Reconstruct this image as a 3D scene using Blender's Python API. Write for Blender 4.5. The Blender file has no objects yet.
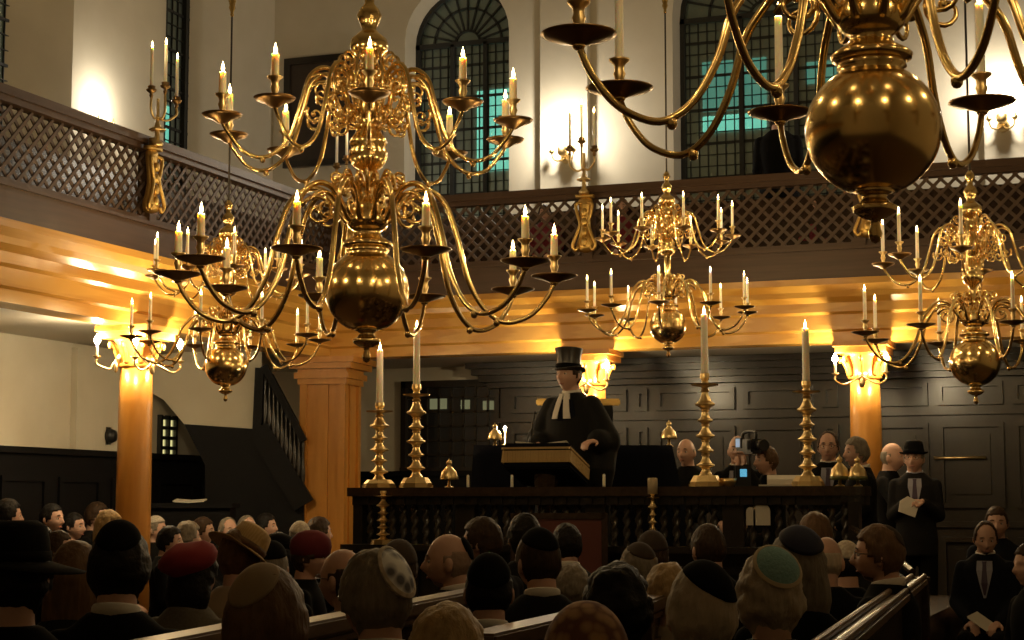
import bpy, bmesh, math, random
import numpy as np
from mathutils import Vector, Matrix, noise

PI = math.pi
R = math.radians
random.seed(7)
S = bpy.context.scene
COL = S.collection

# ------------------------------------------------------------------ camera, world, exposure
YAW, PITCH, FPX, EYE = R(20.4), math.atan(185 / 1750), 1750.0, 1.45
cam_d = bpy.data.cameras.new('camera')
cam_d.sensor_width = 36.0
cam_d.lens = FPX * 36.0 / 1024.0
cam_d.clip_end = 200
cam = bpy.data.objects.new('camera', cam_d)
cam.location = (0, 0, EYE)
cam.rotation_euler = (PI / 2 + PITCH, 0, YAW)
COL.objects.link(cam)
S.camera = cam

world = bpy.data.worlds.new('world')
S.world = world
world.use_nodes = True
world.node_tree.nodes['Background'].inputs[0].default_value = (0.24, 0.28, 0.25, 1)
world.node_tree.nodes['Background'].inputs[1].default_value = 0.16

S.view_settings.view_transform = 'Standard'
S.view_settings.look = 'None'
S.view_settings.exposure = 0.0
S.view_settings.gamma = 1.0
S.view_settings.use_curve_mapping = False
S.cycles.use_denoising = True
S.cycles.max_bounces = 6
S.cycles.sample_clamp_indirect = 4.0

CANDLE_W, BULB_W, WALL_W = 2.6, 34.0, 62.0
CANDLE_C, BULB_C, WALL_C = (1.0, .70, .34), (1.0, .78, .44), (1.0, .89, .72)

FH = Vector((-math.sin(YAW), math.cos(YAW), 0))
RT = Vector((math.cos(YAW), math.sin(YAW), 0))
FW = FH * math.cos(PITCH) + Vector((0, 0, math.sin(PITCH)))
UP = -FH * math.sin(PITCH) + Vector((0, 0, math.cos(PITCH)))
ORG = Vector((0, 0, EYE))


def ray(px, py):
    return FW * FPX + RT * (px - 512) + UP * (320 - py)


def at(px, py, d):                       # point seen at a pixel, d metres ahead
    v = ray(px, py)
    return ORG + v * (d / v.dot(FH))


def onx(px, py, X):
    v = ray(px, py)
    return ORG + v * (X / v.x)


def ony(px, py, Y):
    v = ray(px, py)
    return ORG + v * (Y / v.y)


# ------------------------------------------------------------------ materials
def mat(name, col, rough=.5, metal=0., kind=None, col2=None, scale=6., bump=0., stretch=(1, 1, 1), sss=0., sheen=0., spec=None):
    m = bpy.data.materials.new(name)
    m.use_nodes = True
    nt = m.node_tree
    b = nt.nodes['Principled BSDF']
    b.inputs['Base Color'].default_value = (*col, 1)
    b.inputs['Roughness'].default_value = rough
    b.inputs['Metallic'].default_value = metal
    if spec is not None:
        b.inputs['Specular IOR Level'].default_value = spec
    if sss:
        b.inputs['Subsurface Weight'].default_value = sss
        b.inputs['Subsurface Radius'].default_value = (.06, .036, .018)
        b.inputs['Subsurface Scale'].default_value = 1.0
    if sheen:
        b.inputs['Sheen Weight'].default_value = sheen
    if kind:
        tc = nt.nodes.new('ShaderNodeTexCoord')
        mp = nt.nodes.new('ShaderNodeMapping')
        mp.inputs['Scale'].default_value = stretch
        nt.links.new(tc.outputs['Object'], mp.inputs[0])
        if kind == 'wave':
            t = nt.nodes.new('ShaderNodeTexWave')
            t.inputs['Scale'].default_value = scale
            t.inputs['Distortion'].default_value = 5
            t.inputs['Detail'].default_value = 3
        elif kind == 'voronoi':
            t = nt.nodes.new('ShaderNodeTexVoronoi')
            t.inputs['Scale'].default_value = scale
        else:
            t = nt.nodes.new('ShaderNodeTexNoise')
            t.inputs['Scale'].default_value = scale
            t.inputs['Detail'].default_value = 4
        nt.links.new(mp.outputs[0], t.inputs[0])
        fac = t.outputs['Distance'] if kind == 'voronoi' else t.outputs['Fac'] if 'Fac' in t.outputs else t.outputs[1]
        if col2:
            rp = nt.nodes.new('ShaderNodeValToRGB')
            rp.color_ramp.elements[0].position = .3
            rp.color_ramp.elements[1].position = .7
            rp.color_ramp.elements[0].color = (*col, 1)
            rp.color_ramp.elements[1].color = (*col2, 1)
            nt.links.new(fac, rp.inputs[0])
            nt.links.new(rp.outputs[0], b.inputs['Base Color'])
        if bump:
            bp = nt.nodes.new('ShaderNodeBump')
            bp.inputs['Strength'].default_value = bump
            bp.inputs['Distance'].default_value = .01
            nt.links.new(fac, bp.inputs['Height'])
            nt.links.new(bp.outputs[0], b.inputs['Normal'])
    return m


def glow(name, col, strength):
    m = bpy.data.materials.new(name)
    m.use_nodes = True
    nt = m.node_tree
    nt.nodes.remove(nt.nodes['Principled BSDF'])
    e = nt.nodes.new('ShaderNodeEmission')
    e.inputs[0].default_value = (*col, 1)
    e.inputs[1].default_value = strength
    t = nt.nodes.new('ShaderNodeBsdfTransparent')
    a = nt.nodes.new('ShaderNodeAddShader')
    nt.links.new(e.outputs[0], a.inputs[0])
    nt.links.new(t.outputs[0], a.inputs[1])
    nt.links.new(a.outputs[0], nt.nodes['Material Output'].inputs[0])
    m.cycles.emission_sampling = 'NONE'
    return m


def glass(name, tint, alpha):
    m = bpy.data.materials.new(name)
    m.use_nodes = True
    nt = m.node_tree
    nt.nodes.remove(nt.nodes['Principled BSDF'])
    g = nt.nodes.new('ShaderNodeBsdfGlossy')
    g.inputs[0].default_value = (*tint, 1)
    g.inputs['Roughness'].default_value = .5
    t = nt.nodes.new('ShaderNodeBsdfTransparent')
    t.inputs[0].default_value = (.8, .95, .92, 1)
    x = nt.nodes.new('ShaderNodeMixShader')
    x.inputs[0].default_value = alpha
    nt.links.new(t.outputs[0], x.inputs[1])
    nt.links.new(g.outputs[0], x.inputs[2])
    nt.links.new(x.outputs[0], nt.nodes['Material Output'].inputs[0])
    return m


M = dict(
    plaster=mat('cream_plaster', (.56, .51, .40), .85, kind='noise', col2=(.60, .55, .44), scale=3, bump=.05),
    soffit=mat('soffit_plaster', (.62, .57, .48), .85),
    floor=mat('dark_floorboards', (.07, .04, .025), .55, kind='wave', col2=(.10, .06, .035), scale=3, stretch=(6, .3, 1)),
    amber=mat('amber_grained_oak', (.50, .245, .042), .24, kind='wave', col2=(.60, .325, .065), scale=.9, stretch=(.5, .5, 9)),
    amberv=mat('amber_grained_column', (.46, .195, .032), .30, kind='noise', col2=(.54, .25, .05), scale=6, stretch=(3, 3, .35)),
    brown=mat('brown_gallery_oak', (.060, .031, .015), .42, kind='noise', col2=(.085, .045, .023), scale=3, stretch=(.6, .6, 10)),
    lattice=mat('lattice_oak', (.070, .040, .022), .5, kind='noise', col2=(.095, .055, .031), scale=8),
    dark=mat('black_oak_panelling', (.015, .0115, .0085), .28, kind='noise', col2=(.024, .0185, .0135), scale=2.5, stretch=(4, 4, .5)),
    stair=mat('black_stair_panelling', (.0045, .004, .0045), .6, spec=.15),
    pew=mat('dark_pew_oak', (.030, .017, .010), .26, kind='noise', col2=(.05, .028, .016), scale=4, stretch=(6, 1, 6)),
    pewrail=mat('lit_pew_rail_oak', (.13, .080, .048), .32, kind='noise', col2=(.18, .115, .07), scale=4, stretch=(6, 1, 6)),  # pew oak lightened to stand for light caught on the rail tops
    brass=mat('polished_brass', (.93, .67, .28), .19, 1.0),
    brass2=mat('softly_worn_brass', (.90, .68, .33), .34, 1.0),
    bronze=mat('dull_drip_pan_brass', (.30, .18, .07), .32, 1.0),
    gilt=mat('gilded_carving', (.75, .50, .16), .38, 1.0, kind='noise', scale=40, bump=.5),
    iron=mat('dark_iron_rod', (.03, .025, .02), .5, .6),
    wax=mat('ivory_wax', (.95, .80, .58), .45, sss=.8),
    waxw=mat('white_wax', (.90, .84, .72), .45, sss=.6),
    flame=glow('candle_flame', (1.0, .70, .30), 16.0),
    bulb=glow('bulb_glow', (1.0, .90, .72), 60.0),
    lead=mat('dark_window_lead', (.016, .017, .016), .6),
    pane=glass('dim_window_glass', (.46, .50, .45), .42),
    teal=glow('teal_lit_office', (.10, .36, .29), 1.1),
    teal2=glow('pale_teal_lit_blind', (.22, .66, .52), 1.9),
    night=mat('night_brick', (.30, .32, .30), .9),
    yellowpane=glow('lit_leaded_panes', (.45, .42, .18), .55),
    skin=mat('skin', (.54, .32, .235), .5, kind='noise', col2=(.58, .35, .26), scale=20),
    eye=mat('eye_white', (.55, .50, .45), .3),
    iris=mat('dark_iris', (.02, .012, .008), .2),
    lip=mat('lip', (.38, .15, .12), .5),
    black=mat('black_cloth', (.005, .0048, .0048), .9, spec=.12),
    robe=mat('black_gown', (.007, .0068, .007), .8, spec=.2),
    suit=mat('charcoal_suit', (.013, .0125, .013), .9, spec=.12),
    navysuit=mat('navy_suit', (.008, .009, .014), .9, spec=.12),
    tweed=mat('grey_brown_coat', (.10, .085, .065), .9, kind='noise', col2=(.14, .12, .09), scale=90),
    beige=mat('beige_coat', (.30, .23, .15), .9),
    white=mat('white_shirt', (.72, .68, .62), .8),
    blueshirt=mat('pale_shirt', (.30, .30, .36), .8),
    cloth=mat('midnight_velvet', (.005, .006, .013), .85, spec=.12),
    fringe=mat('gold_fringe', (.55, .38, .16), .6, kind='wave', col2=(.38, .25, .09), scale=60),
    hbrown=mat('dark_brown_hair', (.035, .020, .012), .5, kind='noise', col2=(.06, .035, .02), scale=60, bump=.6, stretch=(1, 1, .25), spec=.15),
    hmid=mat('mid_brown_hair', (.10, .056, .028), .5, kind='noise', col2=(.16, .09, .045), scale=60, bump=.6, stretch=(1, 1, .25), spec=.15),
    hgrey=mat('grey_hair', (.17, .145, .11), .55, kind='noise', col2=(.27, .23, .18), scale=60, bump=.6, stretch=(1, 1, .25), spec=.15),
    hsilver=mat('silver_hair', (.40, .34, .26), .55, kind='noise', col2=(.54, .46, .36), scale=50, bump=.7, stretch=(1, 1, .3), spec=.15),
    hblond=mat('blond_hair', (.36, .24, .11), .5, kind='noise', col2=(.52, .37, .19), scale=50, bump=.7, stretch=(1, 1, .3), spec=.15),
    hblack=mat('black_hair', (.012, .010, .009), .5, kind='noise', scale=60, bump=.5, spec=.15),
    hstubble=mat('cropped_grey_hair', (.30, .20, .15), .6, kind='noise', col2=(.36, .25, .19), scale=60, bump=.4, spec=.15),
    kblack=mat('black_felt', (.005, .0048, .0048), .9, spec=.1),
    knavy=mat('navy_velvet', (.012, .014, .045), .75),
    ktan=mat('tan_suede', (.26, .19, .11), .85),
    kteal=mat('teal_knit', (.20, .37, .36), .9, kind='noise', col2=(.26, .45, .44), scale=120, bump=.4),
    krim=mat('cream_knit_rim', (.55, .45, .30), .9),
    ksilver=mat('silver_white_pattern', (.12, .12, .15), .6, kind='voronoi', col2=(.92, .92, .93), scale=30),
    kwhite=mat('cream_crochet', (.62, .55, .45), .9, kind='voronoi', col2=(.45, .38, .3), scale=60),
    kbrown=mat('brown_felt', (.045, .028, .018), .85),
    kscarf=mat('orange_patterned_kerchief', (.42, .24, .11), .8, kind='voronoi', col2=(.16, .06, .03), scale=38),
    red=mat('crimson_felt', (.22, .012, .016), .85),
    maroon=mat('maroon_felt', (.15, .012, .02), .85),
    straw=mat('tan_straw', (.40, .26, .10), .8, kind='wave', col2=(.46, .31, .13), scale=30),
    silk=mat('black_silk_plush', (.022, .018, .016), .28),
    frame=mat('spectacle_frame', (.02, .015, .012), .3),
    leather=mat('oxblood_leather', (.12, .030, .020), .45),
    paper=mat('paper', (.62, .58, .50), .8),
    darkboard=mat('dark_painted_board', (.030, .020, .013), .35, kind='noise', col2=(.045, .03, .02), scale=4),
    device=mat('black_plastic', (.012, .012, .014), .35),
    screen=glow('blue_device_screen', (.12, .45, .65), .7),
    tie=mat('dark_tie', (.05, .03, .06), .6),
    greenlamp=mat('green_glass', (.12, .13, .03), .25),
)


# ------------------------------------------------------------------ object helpers
def new(name, me, material=None, parent=None, loc=None, rot=None):
    o = bpy.data.objects.new(name, me)
    COL.objects.link(o)
    if me is not None and material is not None and not me.materials:
        me.materials.append(material)
    if parent is not None:
        o.parent = parent
    if loc is not None:
        o.location = loc
    if rot is not None:
        o.rotation_euler = rot
    return o


def tag(o, label=None, cat=None, group=None, kind=None):
    if label: o['label'] = label
    if cat: o['category'] = cat
    if group: o['group'] = group
    if kind: o['kind'] = kind
    return o


def thing(name, label, cat, loc=(0, 0, 0), rz=0, group=None):
    o = new(name, None, loc=loc, rot=(0, 0, rz))
    o.empty_display_size = .1
    return tag(o, label, cat, group)


def mesh(bm, name='m', smooth=False):
    me = bpy.data.meshes.new(name)
    bmesh.ops.recalc_face_normals(bm, faces=bm.faces[:])
    bm.to_mesh(me)
    bm.free()
    if smooth:
        me.polygons.foreach_set('use_smooth', [True] * len(me.polygons))
    return me


def struct(name, me, material):
    return tag(new(name, me, material), kind='structure')


def BM():
    return bmesh.new()


def box(bm, a, b):
    x0, y0, z0 = [min(p, q) for p, q in zip(a, b)]
    x1, y1, z1 = [max(p, q) for p, q in zip(a, b)]
    v = [bm.verts.new(p) for p in ((x0, y0, z0), (x1, y0, z0), (x1, y1, z0), (x0, y1, z0), (x0, y0, z1), (x1, y0, z1), (x1, y1, z1), (x0, y1, z1))]
    for f in ((0, 3, 2, 1), (4, 5, 6, 7), (0, 1, 5, 4), (1, 2, 6, 5), (2, 3, 7, 6), (3, 0, 4, 7)):
        bm.faces.new([v[i] for i in f])
    return bm


def bar(bm, p, q, w, h, up=Vector((0, 0, 1))):          # box between two points, w across, h along up
    p, q = Vector(p), Vector(q)
    d = (q - p).normalized()
    s = d.cross(up)
    if s.length < 1e-4:
        s = Vector((1, 0, 0))
    s.normalize()
    u = s.cross(d).normalized()
    vs = []
    for c in (p, q):
        for a, b in ((-1, -1), (1, -1), (1, 1), (-1, 1)):
            vs.append(bm.verts.new(c + s * a * w / 2 + u * b * h / 2))
    for f in ((0, 1, 2, 3), (7, 6, 5, 4), (0, 4, 5, 1), (1, 5, 6, 2), (2, 6, 7, 3), (3, 7, 4, 0)):
        bm.faces.new([vs[i] for i in f])
    return bm


def lathe(bm, prof, n=24, c=(0, 0, 0), sx=1., sy=1.):   # profile of (radius, z)
    rings = []
    for r, z in prof:
        if r < 1e-5:
            rings.append([bm.verts.new((c[0], c[1], c[2] + z))])
        else:
            rings.append([bm.verts.new((c[0] + r * sx * math.cos(2 * PI * k / n), c[1] + r * sy * math.sin(2 * PI * k / n), c[2] + z)) for k in range(n)])
    for a, b in zip(rings, rings[1:]):
        if len(a) == 1 and len(b) == 1:
            continue
        for k in range(n):
            l = (k + 1) % n
            if len(a) == 1:
                bm.faces.new((a[0], b[k], b[l]))
            elif len(b) == 1:
                bm.faces.new((a[k], a[l], b[0]))
            else:
                bm.faces.new((a[k], a[l], b[l], b[k]))
    for rg, fl in ((rings[0], True), (rings[-1], False)):
        if len(rg) > 1:
            bm.faces.new(rg[::-1] if fl else rg)
    return bm


def catmull(pts, k=6):
    P = [Vector(p) for p in pts]
    P = [P[0] * 2 - P[1]] + P + [P[-1] * 2 - P[-2]]
    out = []
    for i in range(1, len(P) - 2):
        a, b, c, d = P[i - 1:i + 3]
        for j in range(k):
            t = j / k
            out.append(.5 * ((2 * b) + (c - a) * t + (2 * a - 5 * b + 4 * c - d) * t * t + (3 * b - a - 3 * c + d) * t ** 3))
    out.append(P[-2])
    return out


def tube(bm, pts, r, n=8):
    rs = r if isinstance(r, (list, tuple)) else [r] * len(pts)
    P = [Vector(p) for p in pts]
    rings, nrm = [], None
    for i, p in enumerate(P):
        t = (P[min(i + 1, len(P) - 1)] - P[max(i - 1, 0)]).normalized()
        if nrm is None:
            nrm = t.orthogonal().normalized()
        nrm = (nrm - t * nrm.dot(t)).normalized()
        b = t.cross(nrm)
        rings.append([bm.verts.new(p + (nrm * math.cos(2 * PI * k / n) + b * math.sin(2 * PI * k / n)) * rs[i]) for k in range(n)])
    for a, b in zip(rings, rings[1:]):
        for k in range(n):
            l = (k + 1) % n
            bm.faces.new((a[k], a[l], b[l], b[k]))
    bm.faces.new(rings[0][::-1])
    bm.faces.new(rings[-1])
    return bm


def ellipsoid(bm, c, r, seg=20, rings=14, rot=None):
    m = Matrix.Translation(c) @ (rot.to_4x4() if rot else Matrix()) @ Matrix.Diagonal((*r, 1))
    bmesh.ops.create_uvsphere(bm, u_segments=seg, v_segments=rings, radius=1, matrix=m)
    return bm


def prism(bm, poly, axis_vec):                          # closed polygon swept along a vector
    a = [bm.verts.new(p) for p in poly]
    b = [bm.verts.new(Vector(p) + Vector(axis_vec)) for p in poly]
    bm.faces.new(a[::-1])
    bm.faces.new(b)
    n = len(poly)
    for i in range(n):
        j = (i + 1) % n
        bm.faces.new((a[i], a[j], b[j], b[i]))
    return bm


def point(name, loc, power, color, radius=.02, parent=None):
    l = bpy.data.lights.new(name, 'POINT')
    l.energy = power
    l.color = color
    l.shadow_soft_size = radius
    o = bpy.data.objects.new(name, l)
    COL.objects.link(o)
    o.location = loc
    if parent:
        o.parent = parent
    return o


# ------------------------------------------------------------------ the room
XL, YB, XR, YF, ZC = -10.07, 18.7, 5.0, -2.5, 9.6      # outer walls, ceiling
GX, GY = -8.17, 16.5                                   # faces of the two galleries
ZB0, ZB1, ZL0, ZL1 = 2.98, 3.57, 3.89, 4.63            # beam, lattice base, rail top
T = .5                                                 # wall thickness

struct('floor', mesh(box(BM(), (XL - T, YF, -.2), (XR, YB + T, 0))), M['floor'])
struct('ceiling', mesh(box(BM(), (XL - T, YF, ZC), (XR, YB + T, ZC + .2))), M['plaster'])


def arched_wall(name, P0, U, N, width, z0, z1, openings, material):
    """wall along U from P0; N points outwards; arched openings (u0, u1, sill, spring)"""
    bm = BM()
    brk = {0.0, width}
    for u0, u1, s, sp in openings:
        c, r = (u0 + u1) / 2, (u1 - u0) / 2
        for k in range(17):
            brk.add(round(c - r * math.cos(PI * k / 16), 5))
    brk = sorted(brk)

    def top(u, o):
        c, r = (o[0] + o[1]) / 2, (o[1] - o[0]) / 2
        return o[3] + math.sqrt(max(0, r * r - (u - c) ** 2))

    def hexa(a, b, za0, zb0, za1, zb1):
        vs = []
        for off in (0, T):
            for u, z in ((a, za0), (b, zb0), (b, zb1), (a, za1)):
                vs.append(bm.verts.new(P0 + U * u + N * off + Vector((0, 0, z))))
        for f in ((0, 1, 2, 3), (7, 6, 5, 4), (0, 4, 5, 1), (1, 5, 6, 2), (2, 6, 7, 3), (3, 7, 4, 0)):
            bm.faces.new([vs[i] for i in f])
    for a, b in zip(brk, brk[1:]):
        o = next((o for o in openings if o[0] - 1e-4 <= a and b <= o[1] + 1e-4), None)
        if o is None:
            hexa(a, b, z0, z0, z1, z1)
        else:
            hexa(a, b, z0, z0, o[2], o[2])
            hexa(a, b, top(a, o), top(b, o), z1, z1)
    return struct(name, mesh(bm), material)


def arched_window(name, P0, U, N, o, cols, cell):
    """leaded arched window standing near the outer side of its opening"""
    u0, u1, s, sp = o
    c, r = (u0 + u1) / 2, (u1 - u0) / 2
    Q = P0 + N * (T - .14)

    def pt(u, z, n=0.):
        return Q + U * u + N * n + Vector((0, 0, z))
    root = new(name, None)
    tag(root, kind='structure')
    bm = BM()                                          # frame: jambs, sill, arch, two mullions, transom
    W, D = .055, .09
    bar(bm, pt(u0 + .03, s), pt(u0 + .03, sp), W, D, N)
    bar(bm, pt(u1 - .03, s), pt(u1 - .03, sp), W, D, N)
    bar(bm, pt(u0, s + .03), pt(u1, s + .03), D, W)
    bar(bm, pt(u0, sp), pt(u1, sp), D, .06)
    for f in (.36, .68):
        bar(bm, pt(u0 + (u1 - u0) * f, s), pt(u0 + (u1 - u0) * f, sp), .05, D, N)
    pr = None
    for k in range(17):
        a = PI * k / 16
        p = pt(c - (r - .02) * math.cos(a), sp + (r - .02) * math.sin(a))
        if pr is not None:
            bar(bm, pr, p, .06, D, N)
        pr = p
    new('window_frame', mesh(bm), M['lead'], root)
    bm = BM()                                          # glazing bars
    n = round((u1 - u0) / cell)
    for k in range(1, n):
        u = u0 + (u1 - u0) * k / n
        bar(bm, pt(u, s), pt(u, sp), .010, .02, N)
    m = round((sp - s) / (cell * 1.25))
    for k in range(1, m):
        z = s + (sp - s) * k / m
        w = .030 if k % 3 == 0 else .009
        bar(bm, pt(u0, z), pt(u1, z), .02, w)
    for k in range(1, 12):
        a = PI * k / 12
        bar(bm, pt(c - .16 * math.cos(a), sp + .16 * math.sin(a)), pt(c - r * math.cos(a), sp + r * math.sin(a)), .02, .03, N)
    for rr in (.16, r * .66):
        pr = None
        for k in range(13):
            a = PI * k / 12
            p = pt(c - rr * math.cos(a), sp + rr * math.sin(a))
            if pr is not None:
                bar(bm, pr, p, .025, .03, N)
            pr = p
    new('glazing_bars', mesh(bm), M['lead'], root)
    bm = BM()                                          # glass
    poly = [pt(u0, s, .01), pt(u1, s, .01)] + [pt(c + r * math.cos(PI * k / 16), sp + r * math.sin(PI * k / 16), .01) for k in range(17)]
    prism(bm, poly, N * .006)
    new('window_glass', mesh(bm), M['pane'], root)
    return root


# back wall (upper and lower), left wall (upper and lower)
VX, VY, VZ = Vector((1, 0, 0)), Vector((0, 1, 0)), Vector((0, 0, 1))
PB = Vector((XL, YB, 0))
bw = []
for xa, xb in ((413, 509), (679, 848)):
    a, b = ony(xa, 120, YB + .25).x - XL, ony(xb, 120, YB).x - XL
    zs = ony(461, 36, YB).z
    bw.append((round(a, 4), round(b, 4), 4.35, zs))
arched_wall('wall_back', PB, VX, VY, XR - XL, ZB1 + .05, ZC, bw, M['plaster'])
for i, o in enumerate(bw):
    arched_window('window_%d' % (i + 1), PB, VX, VY, o, 3, .105)
PLW = Vector((XL, YF, 0))
e1, e2, n2 = onx(72, 80, XL).y, onx(230, 100, XL).y, onx(164, 115, XL).y
lw = [(13.0 - YF, e1 - YF, 4.35, 7.5), (n2 - YF, e2 - YF, 4.35, 7.5), (10.15 - YF, 11.5 - YF, 4.35, 7.5)]
arched_wall('wall_left', PLW, VY, -VX, YB - YF + T, ZB1 + .05, ZC, lw, M['plaster'])
for i, o in enumerate(lw):
    arched_window('window_%d' % (i + 3), PLW, VY, -VX, o, 3, .12)
bm = BM()
g1, g2 = onx(7, 40, XL - .36).y, onx(187, 110, XL - .36).y
for ya, yc in ((e1, e1 - (e1 - g1) * .49 / .36), (e2, e2 - (e2 - g2) * .49 / .36)):           # splayed far reveals of the left windows
    prism(bm, [(XL, ya, 4.3), (XL - T + .01, ya, 4.3), (XL - T + .01, yc, 4.3)], (0, 0, 4.0))
struct('trim_11', mesh(bm), M['plaster'])
struct('wall_left_lower', mesh(box(BM(), (XL - T, YF, 0), (XL, YB + T, ZB1 + .05))), M['plaster'])
struct('wall_back_lower', mesh(box(BM(), (XL, YB, 0), (XR, YB + T, ZB1 + .05))), M['plaster'])
struct('wall_right', mesh(box(BM(), (XR, YF, 0), (XR + T, YB + T, ZC))), M['plaster'])
struct('wall_front', mesh(box(BM(), (XL - T, YF - T, 0), (XR + T, YF, ZC))), M['plaster'])
struct('trim_1', mesh(box(BM(), (XL, 14.62, 0), (XL + .07, YB, ZB0 + .02))), M['plaster'])   # shallow pier under the left gallery
# pilasters on the back wall by the lamps
for i, (xa, xb) in enumerate(((543, 590), (984, 1040))):
    bm = box(BM(), (ony(xa, 100, YB).x, YB - .10, ZB1 + .05), (ony(xb, 100, YB).x, YB, ZC))
    struct('trim_%d' % (i + 2), mesh(bm), M['plaster'])

# dark wainscot on the left wall
bm = box(BM(), (XL, YF, 0), (XL + .10, YB, 1.93))
box(bm, (XL, YF, 1.93), (XL + .15, YB, 1.99))
for k in range(12):
    y = 8.0 + k * .9
    for z in (.25, 1.05):
        box(bm, (XL + .10, y, z), (XL + .125, y + .7, z + .05)); box(bm, (XL + .10, y, z + .62), (XL + .125, y + .7, z + .67))
        box(bm, (XL + .10, y, z + .05), (XL + .125, y + .05, z + .62)); box(bm, (XL + .10, y + .65, z + .05), (XL + .125, y + .7, z + .62))
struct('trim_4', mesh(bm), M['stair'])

# the two galleries: floor slab with white soffit, stepped amber entablature, brown dado
bm = box(BM(), (XL, YF, ZB0 + .06), (GX - .25, YB, ZB1 + .04))
box(bm, (GX - .25, GY + .25, ZB0 + .06), (XR, YB, ZB1 + .04))
struct('floor_gallery', mesh(bm), M['soffit'])
PROF = [(-.30, ZB0), (-.02, ZB0), (-.02, ZB0 + .10), (.015, ZB0 + .12), (.015, ZB0 + .26), (.05, ZB0 + .285), (.05, ZB0 + .37), (.11, ZB0 + .42),
        (.12, ZB0 + .47), (.17, ZB0 + .53), (.17, ZB1), (-.30, ZB1)]


def entablature(name, left):
    bm = BM()
    ends = []
    if left:                                            # mitre where the galleries meet
        for far in (False, True):
            ends.append([bm.verts.new((GX + p, (GY - p) if far else YF, z)) for p, z in PROF])
    else:
        for far in (False, True):
            ends.append([bm.verts.new((XR if far else GX + p, GY - p, z)) for p, z in PROF])
    n = len(PROF)
    for i in range(n):
        j = (i + 1) % n
        bm.faces.new((ends[0][i], ends[0][j], ends[1][j], ends[1][i]))
    bm.faces.new(ends[0])
    bm.faces.new(ends[1][::-1])
    return struct(name, mesh(bm), M['amber'])


entablature('trim_5', True)
entablature('trim_6', False)
bm = box(BM(), (GX - .12, YF, ZB1), (GX, GY, ZL0 - .03)); box(bm, (GX - .14, YF, ZL0 - .03), (GX + .03, GY, ZL0))
box(bm, (GX - .14, YF, ZB1), (GX + .02, GY, ZB1 + .05))
struct('trim_7', mesh(bm), M['brown'])
bm = box(BM(), (GX - .12, GY, ZB1), (XR, GY + .12, ZL0 - .03)); box(bm, (GX - .12, GY - .03, ZL0 - .03), (XR, GY + .14, ZL0))
box(bm, (GX - .12, GY - .02, ZB1), (XR, GY + .14, ZB1 + .05))
struct('trim_8', mesh(bm), M['brown'])

bm = box(BM(), (-9.36, 4.0, ZB1 + .03), (-9.30, YB - 1.0, 4.62)); box(bm, (-9.36, 4.0, 4.05), (-9.0, YB - 1.2, 4.10))
struct('trim_12', mesh(bm), M['pew'])
bm = box(BM(), (-9.2, 17.66, ZB1 + .03), (XR, 17.72, 4.60)); box(bm, (-8.9, 17.4, 4.05), (XR, 17.66, 4.10))
struct('trim_13', mesh(bm), M['pew'])

COLS_L = [onx(135, 430, GX - .13).y]                   # column lines
COLS_L.insert(0, COLS_L[0] - 3.4)
COLS_B = [ony(592, 430, GY + .13).x, ony(866, 430, GY + .13).x]
COLS_B.append(COLS_B[-1] + 2.7)


def lattice_panel(A, U, L, z0, z1):
    bm = BM()
    N = U.cross(VZ)
    H = z1 - z0
    step, w = .135, .030
    for sgn in (1, -1):
        k = -int(H / step) - 1
        while k * step < L + H:
            s0 = k * step if sgn == 1 else k * step
            if sgn == 1:
                a, b = Vector((s0, 0)), Vector((s0 + H, H))
            else:
                a, b = Vector((s0 + H, 0)), Vector((s0, H))
            # clip to the panel
            (x0, y0), (x1, y1) = a, b
            if x0 > x1:
                x0, y0, x1, y1 = x1, y1, x0, y0
            if x1 > 0 and x0 < L:
                sl = (y1 - y0) / (x1 - x0)
                if x0 < 0:
                    y0 -= sl * x0; x0 = 0
                if x1 > L:
                    y1 -= sl * (x1 - L); x1 = L
                if x1 - x0 > .02:
                    off = N * (.006 * sgn)
                    bar(bm, A + U * x0 + VZ * (z0 + y0) + off, A + U * x1 + VZ * (z0 + y1) + off, .012, w, VZ)
            k += 1
    return mesh(bm)


def gallery_railing(name, label, A, U, cuts):
    root = thing(name, label, 'railing', A)
    L = cuts[-1]
    N = U.cross(VZ)
    bm = BM()
    bar(bm, VZ * (ZL1 - .035), U * L + VZ * (ZL1 - .035), .17, .07)
    bar(bm, VZ * (ZL1 - .095), U * L + VZ * (ZL1 - .095), .12, .05)
    bar(bm, VZ * (ZL0 + .02), U * L + VZ * (ZL0 + .02), .09, .04)
    new('rail', mesh(bm), M['brown'], root)
    for c in cuts[:]:
        bm = BM()
        bar(bm, U * c + VZ * ZL0, U * c + VZ * (ZL1 - .07), .13, .11, U)
        new('post', mesh(bm), M['brown'], root)
    for a, b in zip(cuts, cuts[1:]):
        new('lattice_panel', lattice_panel(U * (a + .06), U, b - a - .12, ZL0 + .04, ZL1 - .12), M['lattice'], root)


gallery_railing('gallery_railing', 'brown oak lattice railing along the left gallery, running away to the corner', Vector((GX - .06, 4.0, 0)), VY,
                [0, COLS_L[0] - 4.0, COLS_L[1] - 4.0, GY + .06 - 4.0])
gallery_railing('gallery_railing', 'brown oak lattice railing along the back gallery, under the arched windows', Vector((GX - .06, GY + .06, 0)), VX,
                [0.13] + [c - GX + .06 for c in COLS_B] + [XR - GX])


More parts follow.
